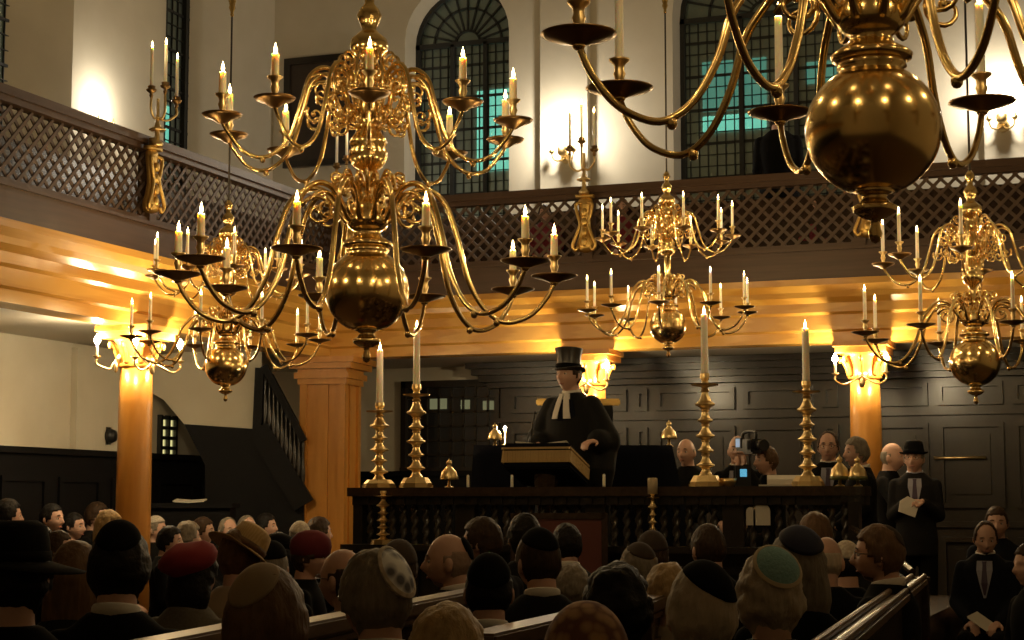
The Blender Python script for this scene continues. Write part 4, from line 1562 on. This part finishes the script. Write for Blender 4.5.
def cap_mesh(axis, alpha, lift, rim=0., dome=0.):
    """skullcap: a spherical cap of the head's own surface round an axis"""
    A = Vector(axis).normalized()
    B = A.orthogonal().normalized()
    C_ = A.cross(B)
    bm = BM()
    nr, na = 10, 40
    rows = []

    def pos(t, ph, off):
        d = A * math.cos(t) + (B * math.cos(ph) + C_ * math.sin(ph)) * math.sin(t)
        p = head_point(d.x, d.y, d.z)
        n = Vector((d.x / .0755, d.y / .097, d.z / .118)).normalized()
        return p + n * off
    t0 = rim * alpha
    for j in range(nr + 1):
        t = t0 + (alpha - t0) * j / nr
        if t < 1e-6:
            rows.append([bm.verts.new(pos(0, 0, lift + dome))])
        else:
            rows.append([bm.verts.new(pos(t, 2 * PI * i / na, lift + dome * (1 - (t / alpha) ** 2))) for i in range(na)])
    rows.append([bm.verts.new(pos(alpha * 1.005, 2 * PI * i / na, -.008)) for i in range(na)])
    if rim:
        rows.insert(0, [bm.verts.new(pos(t0, 2 * PI * i / na, -.008)) for i in range(na)])
    for a, b in zip(rows, rows[1:]):
        for i in range(na):
            k = (i + 1) % na
            if len(a) == 1:
                bm.faces.new((a[0], b[i], b[k]))
            else:
                bm.faces.new((a[i], b[i], b[k], a[k]))
    return mesh(bm, smooth=True)


def hat_meshes(kind):
    if kind == 'top':
        crown = lathe(BM(), [(.0, .02), (.088, .02), (.085, .08), (.086, .13), (.097, .178), (.098, .184), (0, .186)], 36, sx=.95, sy=1.12)
        brim = lathe(BM(), [(.075, .028), (.112, .030), (.117, .037), (.110, .041), (.085, .038)], 36, sx=.95, sy=1.12)
        for v in brim.verts:
            v.co.z += 1.1 * v.co.x ** 2 - .6 * v.co.y ** 2
        band = lathe(BM(), [(.088, .042), (.0885, .07), (.085, .072), (.085, .042)], 36, sx=.955, sy=1.125)
        return (('hat_crown', crown, 'silk'), ('hat_brim', brim, 'silk'), ('hat_band', band, 'kblack'))
    if kind in ('fedora', 'straw', 'widebrim'):
        R0 = {'fedora': .118, 'straw': .165, 'widebrim': .175}[kind]
        m = {'fedora': 'kblack', 'straw': 'straw', 'widebrim': 'kblack'}[kind]
        crown = lathe(BM(), [(.088, .035), (.088, .06), (.083, .10), (.075, .135), (.05, .150), (.02, .142), (0, .140)], 36, sx=.95, sy=1.14)
        brim = lathe(BM(), [(.075, .034), (.11, .036), (R0, .042), (R0 + .003, .047), (.11, .044), (.085, .044)], 40, sx=.97, sy=1.1)
        for v in brim.verts:
            r = math.hypot(v.co.x, v.co.y)
            v.co.z += (r - .09) * (.35 if kind == 'fedora' else -.25) * abs(v.co.x) / max(r, .01) - (r - .09) * .10
        band = lathe(BM(), [(.0895, .046), (.0895, .072), (.084, .073), (.084, .046)], 36, sx=.955, sy=1.145)
        return (('hat_crown', crown, m), ('hat_brim', brim, m), ('hat_band', band, 'kblack' if kind != 'straw' else 'hmid'))
    if kind == 'beret':
        b = lathe(BM(), [(.080, .015), (.088, .030), (.112, .048), (.122, .072), (.112, .105), (.08, .130), (.03, .142), (0, .144)], 34, sx=.96, sy=1.1)
        for v in b.verts:
            v.co.z += noise.noise(v.co * 14) * .012
            v.co.y -= .018
        bd = lathe(BM(), [(.080, .005), (.086, .012), (.086, .032), (.080, .034)], 34, sx=.96, sy=1.12)
        return (('beret_crown', b, 'red'), ('headband', bd, 'red'))
    if kind == 'flatcap':
        b = lathe(BM(), [(.082, .02), (.095, .035), (.102, .06), (.085, .10), (.04, .122), (0, .126)], 30, sx=.97, sy=1.15)
        return (('cap_crown', b, 'kblack'),)
    if kind == 'turban':                                 # wrapped headscarf
        b = lathe(BM(), [(.080, .0), (.095, .02), (.102, .06), (.095, .10), (.065, .135), (.03, .15), (0, .152)], 30, sx=.97, sy=1.15)
        for v in b.verts:
            v.co.x *= 1 + .05 * math.sin(v.co.z * 130 + v.co.y * 40)
        return (('wrap', b, 'maroon'),)


POSES, TURNED, SHARED = {}, {}, {}
PPOSE = dict(seat=SEAT, stand=STAND, preach=PREACH, camera=CAMERA_POSE, raised=RAISED)


def get_pose(name, fine, twist):
    k = (name, fine, twist)
    if k not in POSES:
        POSES[k] = pose_meshes(PPOSE[name], .0062 if fine else .0085, twist)
    return POSES[k]


def shared(key, fn):
    if key not in SHARED:
        SHARED[key] = fn()
    return SHARED[key]


def head_matrix(pose, turn, nod, lean):
    P = Vector(pose['neck'])
    return Matrix.Translation(P) @ Matrix.Rotation(R(turn), 4, 'Z') @ Matrix.Rotation(R(-nod), 4, 'X') @ Matrix.Rotation(R(lean), 4, 'Y') @ Matrix.Translation(-P)


def turned_body(name, fine, twist, turn, nod, lean):
    k = (name, fine, twist, turn, nod, lean)
    if k in TURNED:
        return TURNED[k]
    me = get_pose(name, fine, twist)[0].copy()
    if turn or nod or lean:
        pose = PPOSE[name]
        Mx = np.array(head_matrix(pose, turn, nod, lean))
        n = len(me.vertices)
        co = np.empty(n * 3)
        me.vertices.foreach_get('co', co)
        co = co.reshape(-1, 3)
        P = pose['neck']
        w = np.clip((co[:, 2] - (P[2] - .02)) / .07, 0, 1)
        w = w * w * (3 - 2 * w)
        w[np.hypot(co[:, 0], co[:, 1] - .02) > .16] = 0
        co2 = co @ Mx[:3, :3].T + Mx[:3, 3]
        co = co * (1 - w[:, None]) + co2 * w[:, None]
        me.vertices.foreach_set('co', co.ravel())
        me.update()
    TURNED[k] = me
    return me


def face_parts(root, Hm, glasses):
    for s in (-1, 1):
        e = new('eye', shared('eye', lambda: mesh(ellipsoid(BM(), (0, 0, 0), (.0125, .011, .0095), 12, 8), smooth=True)), M['eye'], root)
        e.matrix_local = Hm @ Matrix.Translation((s * .031, .0745, .003))
        new('iris', shared('iris', lambda: mesh(ellipsoid(BM(), (0, .0085, 0), (.0058, .004, .0058), 10, 6), smooth=True)), M['iris'], e)
        b = new('eyebrow', shared('brow%d' % s, lambda: mesh(tube(BM(), catmull([(s * .012, 0, 0), (s * .03, 0, .005), (s * .048, -.008, .0)], 4), [.003] * 3 + [.0035] * 4 + [.002] * 2, 6), smooth=True)), M['hbrown'], root)
        b.matrix_local = Hm @ Matrix.Translation((0, .091, .026))
    m_ = new('mouth', shared('mouth', lambda: mesh(tube(BM(), [(-.022, -.008, 0), (-.012, -.001, .001), (0, .001, 0), (.012, -.001, .001), (.022, -.008, 0)], [.002, .004, .0045, .004, .002], 8), smooth=True)), M['lip'], root)
    m_.matrix_local = Hm @ Matrix.Translation((0, .0905, -.066))


def make_glasses():
    bm = BM()
    for s in (-1, 1):
        tube(bm, [(s * .032 + .022 * math.cos(2 * PI * k / 16), .098 - .004 * abs(math.cos(2 * PI * k / 16)), .003 + .017 * math.sin(2 * PI * k / 16)) for k in range(17)], .0018, 6)
        tube(bm, [(s * .053, .094, .008), (s * .074, .06, .008), (s * .082, -.01, .006), (s * .078, -.02, -.006)], .002, 6)
    tube(bm, [(-.011, .098, .006), (0, .102, .008), (.011, .098, .006)], .0018, 6)
    return mesh(bm, smooth=True)


def front_strip(pose, pts, lift=.024):                  # shirt or tie laid on the chest
    T_ = pose['torso']

    def ysurf(x, z):
        for a, b in zip(T_, T_[1:]):
            if a[0] <= z <= b[0]:
                t = (z - a[0]) / (b[0] - a[0])
                rx, ry, cy = [a[i] + (b[i] - a[i]) * t for i in (1, 2, 3)]
                return cy + ry * math.sqrt(max(0, 1 - (x / rx) ** 2))
        return T_[-1][2]
    bm = BM()
    n = 8
    rows = []
    for z, x0_, x1_ in pts:
        rows.append([bm.verts.new((x0_ + (x1_ - x0_) * i / n, ysurf(x0_ + (x1_ - x0_) * i / n, z) + lift, z)) for i in range(n + 1)])
    for a, b in zip(rows, rows[1:]):
        for i in range(n):
            bm.faces.new((a[i], a[i + 1], b[i + 1], b[i]))
    ext = bmesh.ops.extrude_face_region(bm, geom=bm.faces[:])
    for v in [g for g in ext['geom'] if isinstance(g, bmesh.types.BMVert)]:
        v.co.y -= .02
    return mesh(bm, smooth=False)


def person(px, yt, w, label, yaw=0, turn=0, nod=0, lean=0, d=None, pose='seat', hair='short', hcol='hbrown', cap=None, hat=None, jacket='black', collar=None,
           glasses=False, face=False, shirt=None, tie=None, twist=0, floor=0., group=None, hs=1., hat_tilt=(0, 0), top_extra=0.):
    global PID
    d = (d or 306.0 / w) * D_ADJ.get(PID, 1.0)
    PID += 1
    p = at(px, yt, d)
    ps = PPOSE[pose]
    ref = ps['hc'][2] + .118
    k = (p.z - floor) / ref
    root = thing('person', label, 'person', (p.x, p.y, floor), YAW + R(yaw), group)
    # keep the head, not the hips, on the measured spot
    off = (Matrix.Rotation(YAW + R(yaw), 3, 'Z') @ Vector(ps['hc'])) * k
    root.location.x -= off.x
    root.location.y -= off.y
    root.scale = (k, k, k)
    DUMP.append((px, d, yaw, p.x, p.y, k, pose))
    fine = w > 30
    new('body', turned_body(pose, fine, twist, turn, nod, lean), M['skin'], root)
    _, jk, tr = get_pose(pose, fine, twist)
    jn = 'gown' if jacket == 'robe' else 'jacket'
    key = ('jk', pose, fine, twist, jacket)
    new(jn, shared(key, lambda: jk.copy()), M[jacket], root)
    new('trousers', shared(('tr', pose, fine, twist), lambda: tr.copy()), M['black'], root)
    Hm = head_matrix(ps, turn, nod, lean) @ Matrix.Translation(ps['hc'])

    def att(name, me, m, extra=Matrix(), par=root):
        o = new(name, me, M[m], par)
        o.matrix_local = Hm @ extra
        return o
    if hair:
        sd = (px * 7 + yt) % 5
        att('hair', shared(('hair', hair, sd, hcol), lambda: hair_mesh(hair, sd)), hcol)
    if face:
        face_parts(root, Hm, glasses)
    if glasses:
        att('glasses', shared('glasses', make_glasses), 'frame')
    if cap:
        m_, axis, al, lift = cap[:4]
        c = att('skullcap', shared(('cap', cap), lambda: cap_mesh(axis, R(al), lift, 0, cap[5] if len(cap) > 5 else .004)), m_)
        if len(cap) > 4 and cap[4]:
            new('skullcap_rim', shared(('rim', cap), lambda: cap_mesh(axis, R(al * 1.05), lift + .003, .86)), M[cap[4]], c)
    if hat:
        for nm, bm, m_ in hat_list(hat):
            att(nm, bm, m_, Matrix.Rotation(R(hat_tilt[0]), 4, 'X') @ Matrix.Rotation(R(hat_tilt[1]), 4, 'Y'))
    if collar:
        def mk():
            P = Vector(ps['neck'])
            bm = lathe(BM(), [(.071, -.028), (.068, .012), (.064, .018), (.061, .012), (.062, -.028)], 28, c=(0, -.010, P.z), sy=1.05)
            for v in bm.verts:
                v.co.z -= .20 * v.co.y + .004
            return mesh(bm, smooth=True)
        new('shirt_collar', shared(('collar', pose), mk), M[collar], root)
    zs = ps['sh']
    if shirt:
        new('shirt_front', shared(('shirt', pose), lambda: front_strip(ps, [(zs + .035, -.052, .052), (zs - .03, -.055, .055), (zs - .12, -.035, .035), (zs - .22, -.008, .008)])), M[shirt], root)
    if tie:
        new('tie', shared(('tie', pose), lambda: front_strip(ps, [(zs + .032, -.016, .016), (zs + .01, -.012, .012), (zs - .12, -.022, .022), (zs - .20, -.006, .006)], .029)), M[tie], root)
    return root


D_ADJ = {0: 0.963, 5: 0.887, 12: 0.997, 13: 1.064, 21: 1.054, 22: 0.912, 23: 0.976, 26: 0.947, 46: 0.992, 47: 1.031, 48: 0.977, 52: 1.026, 55: 1.006, 57: 0.969, 58: 0.974, 59: 1.021, 60: 0.992, 64: 1.004}
PID = 0
DUMP = []


def hat_list(kind):
    if ('hat', kind) not in SHARED:
        SHARED[('hat', kind)] = [(n, mesh(b, smooth=True), m) for n, b, m in hat_meshes(kind)]
    return SHARED[('hat', kind)]


BACK = (0, -.62, .78)
TOPB = (0, -.40, .92)
UPP = (0, -.15, 1)

# --- foreground and middle congregation, left to right
person(18, 533, 66, 'person in a broad black hat at the lower left edge', hat='widebrim', hair='medium', hcol='hblack', d=4.9)
person(76, 545, 46, 'woman with long brown hair, left of the man with the black skullcap', hair='long', hcol='hmid', jacket='suit', d=6.0)
person(121, 528, 58, 'broad dark-haired man with white shirt collar, in front of the left column', hair='medium', hcol='hblack', collar='white', cap=('kblack', TOPB, 42, .016, None, .012), turn=6)
person(195, 547, 44, 'woman in a crimson beret and grey brown coat', hair='bob', hcol='hblack', hat='beret', jacket='tweed', yaw=-25, hat_tilt=(12, -8), d=7.0)
person(240, 530, 40, 'person in a tilted tan straw hat', hair='medium', hcol='hmid', hat='straw', jacket='beige', yaw=-12, hat_tilt=(-22, 24), d=7.6)
person(267, 571, 74, 'brown-haired man with a tan suede skullcap, at the bottom left of centre', hair='medium', hcol='hmid', cap=('ktan', (-.30, -.45, .86), 36, .017, None, .004), jacket='suit', turn=4)
person(272, 545, 38, 'person with a black skullcap behind the tan skullcap, beside the straw hat', hair='short', hcol='hgrey', cap=('kblack', UPP, 58, .014, None, .01), d=8.4)
person(278, 534, 32, 'person in a round black cap behind the straw hat', hair='medium', hcol='hblack', hat='flatcap', d=10.2)
person(311, 536, 32, 'woman in a maroon beret looking right, seen in profile', yaw=-88, turn=-10, hair='medium', hcol='hbrown', hat='turban', face=True, d=9.4)
person(300, 523, 20, 'person in a cream cap before the square corner pillar', hair='short', hcol='hgrey', cap=('kwhite', UPP, 62, .014), d=13.2)
person(319, 518, 20, 'dark-haired woman at the foot of the square corner pillar', yaw=-60, hair='medium', hcol='hbrown', face=True, d=14.2)
person(345, 549, 42, 'balding man bent forward, half hidden by the silver skullcap', yaw=40, turn=15, hair='fringe', hcol='hbrown', glasses=True, d=6.6)
person(380, 553, 68, 'grey-haired man in glasses with a silver patterned skullcap', yaw=8, turn=22, hair='medium', hcol='hgrey', cap=('ksilver', (.30, -.72, .62), 33, .023, 'kwhite', .004), collar='white', glasses=True, jacket='black')
person(399, 545, 42, 'person in a dark brown rounded hat behind the silver skullcap', hair='medium', hcol='hbrown', cap=('kbrown', UPP, 72, .018, None, .012), d=7.6)
person(450, 534, 43, 'bald man in profile with white collar, facing left', yaw=55, turn=30, hair='fringe', hcol='hstubble', cap=('kblack', (0, -.85, .5), 26, .012), collar='white', jacket='suit', face=True, d=7.6)
person(484, 519, 36, 'dark-haired man in glasses turning left, behind the bald man', yaw=40, turn=24, hair='medium', hcol='hbrown', glasses=True, face=True, jacket='suit', d=9.2)
person(526, 515, 33, 'man with dark receding hair, between two skullcaps near the leather chair', hair='medium', hcol='hblack', turn=14, jacket='suit', d=9.6)
person(541, 531, 45, 'tall man in a charcoal suit with a black skullcap and white collar', hair='short', hcol='hbrown', cap=('kblack', (0, -.28, .96), 52, .011, None, .005), collar='white', jacket='suit', turn=20, yaw=5)
person(489, 557, 52, 'man in a large black skullcap, in front of the man in glasses', hair='short', hcol='hblack', cap=('kblack', TOPB, 60, .012, None, .006), collar='white', d=5.9)
person(568, 525, 28, 'dark-haired man with white collar in front of the leather chair', hair='medium', hcol='hblack', collar='white', jacket='suit', turn=15, d=10.4)
person(573, 567, 28, 'grey-haired person low behind the pew rail at centre', hair='full', hcol='hgrey', d=8.6)
person(447, 611, 84, 'fair-haired person cut off by the bottom edge', hair='full', hcol='hblond', d=3.7)
person(586, 613, 78, 'person in an orange patterned head covering at the bottom edge', hair='medium', hcol='hmid', cap=('kscarf', UPP, 78, .018, None, .008), d=3.75)
person(617, 571, 66, 'person with big dark hair, right of the orange head covering', hair='curly', hcol='hblack', d=5.1)
person(640, 546, 40, 'grey-haired man with a dark brown skullcap at the end of the pew rail', hair='medium', hcol='hgrey', cap=('kbrown', (.1, -.3, .95), 44, .016), turn=12, d=7.7)
person(652, 535, 36, 'person in a dark cap behind the grey-haired man', hair='medium', hcol='hbrown', cap=('kbrown', UPP, 66, .018, None, .01), d=9.3)
person(668, 567, 34, 'fair-haired person lower down, left of the large black skullcap', hair='full', hcol='hblond', d=7.0, jacket='beige')
person(710, 525, 35, 'man with short dark brown hair and a thin white collar, below the candlestick', hair='short', hcol='hbrown', collar='white', jacket='suit', turn=20)
person(702, 568, 70, 'silver-haired person with a large tilted black skullcap', hair='medium', hcol='hsilver', cap=('kblack', (.32, -.25, .9), 50, .017, None, .006), turn=4)
person(769, 559, 68, 'curly fair-haired person with a teal knitted skullcap', hair='curly', hcol='hsilver', cap=('kteal', (.16, -.62, .76), 34, .040, 'krim', .006), d=5.15)
person(797, 535, 54, 'long-haired person with a navy velvet skullcap', hair='bob', hcol='hgrey', cap=('knavy', (.1, -.42, .9), 40, .030, None, .004), jacket='black', d=5.8)
person(815, 514, 32, 'brown-haired man farther back, above the navy skullcap', hair='medium', hcol='hmid', jacket='suit', d=9.6)
person(824, 537, 34, 'bald person close behind the navy skullcap', hair='fringe', hcol='hsilver', turn=-20, d=8.3)
person(846, 543, 30, 'person in a cream crocheted skullcap', hair='short', hcol='hblack', cap=('kwhite', (0, -.3, .95), 55, .012), d=9.0)
person(879, 527, 38, 'man in glasses with a white collar, seen in profile at the barrier', yaw=50, turn=25, hair='medium', hcol='hmid', glasses=True, face=True, collar='white', cap=('kbrown', (0, -.7, .7), 28, .016), d=7.6)

# --- right-hand side
person(984, 520, 25, 'seated man in a dark suit and tie holding papers, right of the barrier', yaw=160, turn=10, hair='receding', hcol='hbrown', face=True, shirt='blueshirt', collar='blueshirt', tie='tie', jacket='navysuit', d=12.6, nod=14)
person(996, 506, 20, 'person sitting behind the man with the papers', yaw=165, hair='short', hcol='hbrown', face=True, jacket='navysuit', d=14.0, nod=6)
person(1030, 545, 34, 'person cut off by the right edge of the picture', yaw=110, hair='medium', hcol='hbrown', jacket='black', d=9.2)
person(914, 444, 22, 'man standing in a black brimmed hat, holding a white card', pose='stand', yaw=165, turn=-8, hair='short', hcol='hgrey', hat='fedora', face=True, glasses=True, shirt='blueshirt', collar='blueshirt', tie='tie', jacket='suit', d=15.4, floor=.15)
person(892, 443, 22, 'bald man standing beside the man in the brimmed hat, hand raised', pose='raised', yaw=-120, hair='fringe', hcol='hgrey', face=True, jacket='black', d=15.9, floor=.15)

# --- behind the rail, on the platform
person(686, 439, 20, 'man half hidden by the candlestick right of the black table', yaw=150, hair='fringe', hcol='hgrey', face=True, floor=ZPL, d=14.9)
person(737, 436, 22, 'bald man in a white collar sitting on the platform beside the woman filming', yaw=160, turn=10, hair='fringe', hcol='hgrey', face=True, collar='white', shirt='white', floor=ZPL, d=13.8)
person(766, 447, 21, 'woman on the platform filming with a raised video camera', pose='camera', yaw=110, hair='medium', hcol='hmid', face=True, floor=ZPL, d=13.0)
person(828, 432, 21, 'man in glasses and a tie sitting at the right of the platform', yaw=165, hair='receding', hcol='hbrown', glasses=True, face=True, collar='white', shirt='white', tie='tie', floor=ZPL, d=13.6)
person(856, 438, 22, 'grey-haired man in profile at the right end of the platform', yaw=95, turn=10, hair='medium', hcol='hgrey', face=True, collar='white', floor=ZPL, d=13.0)

# --- far left, below the left gallery
FAR = 'people seated far back below the left gallery'
for px_, yt_, d_, yw, hr, hc_, lab, hat_ in (
        (8, 500, 14.5, -60, 'medium', 'hblack', 'person at the far left edge below the gallery, in dark clothes', None),
        (52, 504, 15.6, -110, 'short', 'hblack', 'man in a dark suit below the left gallery, second from the left edge', None),
        (97, 503, 16.2, -100, 'medium', 'hbrown', 'dark-haired woman just left of the left column', None),
        (22, 524, 13.2, -120, 'medium', 'hblack', 'small face low at the left, below the person at the edge', None),
        (42, 527, 13.4, -125, 'medium', 'hblack', 'small face low at the left, next to a lit face', None),
        (59, 532, 12.2, -90, 'medium', 'hbrown', 'woman with a lit face looking right, above the brown-haired woman', None),
        (74, 513, 16.0, -105, 'short', 'hblack', 'person half in shadow, third head along the left wall', None),
        (109, 512, 13.7, -110, 'bob', 'hblond', 'fair-haired person touching the left column', None),
        (156, 517, 16.6, -100, 'short', 'hgrey', 'person in a pale cap immediately right of the left column', 'pale'),
        (170, 527, 13.8, -90, 'medium', 'hblack', 'person in shadow right of the left column', None),
        (188, 523, 14.2, -60, 'full', 'hgrey', 'grey-haired person above the crimson beret', None),
        (203, 518, 15.6, -95, 'medium', 'hbrown', 'dark-haired person above and right of the crimson beret', None),
        (228, 518, 16.8, -140, 'receding', 'hgrey', 'balding person directly above the straw hat', None),
        (247, 516, 17.2, -130, 'receding', 'hgrey', 'person between the straw hat and the stair panelling', None),
        (266, 514, 16.9, -100, 'medium', 'hblack', 'dark-haired woman left of the corner pillar, face turned right', None)):
    person(px_, yt_, 16, lab, yaw=yw, hair=hr, hcol=hc_, face=True, d=d_, cap=('kwhite', UPP, 60, .012) if hat_ else None, group=FAR, jacket='black')

# --- people in the back gallery, behind the lattice
ZG = ZB1 + .04
for px_, yt_, dd, lab, jk in ((815, 196, 17.9, 'person in dark red behind the back gallery lattice, left of the globe', 'maroon'),
                              (622, 199, 18.3, 'person in red behind the back gallery lattice, by the right-hand candles', 'maroon'),
                              (545, 205, 18.6, 'person in red behind the back gallery lattice, behind the amber candles', 'maroon')):
    person(px_, yt_, 14, lab, yaw=170, hair='medium', hcol='hbrown', face=True, jacket=jk, floor=ZG, d=dd, group='people in the back gallery')
person(778, 106, 20, 'person standing in black before the right-hand arched window in the gallery', pose='stand', yaw=-15, hair='medium', hcol='hblack', jacket='black', floor=ZG, d=18.1)

# --- the preacher
pr = person(569, 358, 26, 'preacher in black gown, white bands and top hat, speaking at the lectern', pose='preach', yaw=146, turn=-6, hair='short', hcol='hbrown', hat='top', face=True, jacket='robe', collar='white', floor=ZPL, d=12.75, hat_tilt=(4, 2))
k = pr.scale[0]
g = BM()                                                # the gown's wide fall and sleeves
loft(g, [(.03, .30, .25, -.02), (.50, .29, .24, -.02), (.95, .255, .20, -.01), (1.20, .225, .165, -.01), (1.33, .208, .14, -.015), (1.40, .178, .11, -.02), (1.445, .11, .085, -.016), (1.475, .078, .074, -.012)])
for s in (-1, 1):
    S0, E0, W0 = PREACH['arms'][s]
    capsule(g, S0, E0, .075, .105)
    e2 = Vector(E0).lerp(Vector(W0), .72)
    capsule(g, E0, e2, .088, .080)
    loft_c = [Vector(E0) - VZ * .06, (Vector(E0) + e2) / 2 - VZ * .20, Vector(E0) - VZ * .36 + VY * .06]
    tube(g, loft_c, [.08, .09, .06], 14)
for o in list(pr.children):
    if o.name.startswith('gown'):
        o.data = voxel(g, .012, 5)
        o.data.materials.append(M['robe'])
for s in (-1, 1):
    bm = BM()
    pts = [(1.462, s * .002, s * .036), (1.40, s * .010, s * .050), (1.33, s * .020, s * .066), (1.285, s * .026, s * .074)]
    new('preaching_band', front_strip(PREACH, pts, .045), M['white'], pr)
# navy front panel of the cassock between the gown's edges
new('cassock_front', front_strip(PREACH, [(1.42, -.06, .06), (1.33, -.10, .10), (1.20, -.115, .115), (1.02, -.12, .12)], .040), M['cloth'], pr)

# things held
p = at(909, 508, 15.07)
tag(new('card', mesh(prism(BM(), [(-.09, 0, -.03), (.05, 0, -.08), (.10, .02, .05), (.0, .03, .10), (-.07, .02, .06)], (0, .012, 0))), M['paper'], loc=p, rot=(0, 0, YAW)), 'white card held by the standing man in the brimmed hat', 'card')
p = at(980, 622, 12.38)
tag(new('booklet', mesh(prism(BM(), [(-.10, -.05, .03), (.02, -.09, -.06), (.11, -.02, -.03), (-.01, .02, .06)], (0, .01, .012))), M['paper'], loc=p, rot=(0, 0, YAW)), 'white booklet on the knee of the seated man at the right', 'booklet')
# raised video camera with lit edge
p = at(750, 446, 13.0)
root = thing('video_camera', 'black video camera with bluish lit screen held up on the platform', 'video camera', p, YAW + R(25))
bm = box(BM(), (-.05, -.10, -.06), (.05, .12, .05))
bmesh.ops.bevel(bm, geom=bm.edges[:], offset=.012, segments=2, affect='EDGES')
new('camera_body', mesh(bm), M['device'], root)
bm = lathe(BM(), [(.034, 0), (.038, .06), (.045, .09), (.040, .09), (0, .085)], 18)
bmesh.ops.rotate(bm, verts=bm.verts, matrix=Matrix.Rotation(R(90), 3, 'X'))
bm.transform(Matrix.Translation((0, -.10, 0)))
new('lens', mesh(bm, smooth=True), M['device'], root)
bm = tube(BM(), catmull([(0, -.08, .05), (0, -.07, .10), (0, .08, .10), (0, .10, .05)], 5), .012, 8)
new('handle', mesh(bm, smooth=True), M['device'], root)
new('flip_screen', mesh(box(BM(), (-.115, -.05, -.02), (-.10, .02, .06))), M['device'], root)
new('screen_panel', mesh(box(BM(), (-.117, -.04, -.01), (-.113, .01, .05))), glow('pale_screen', (.35, .5, .7), .5), root)
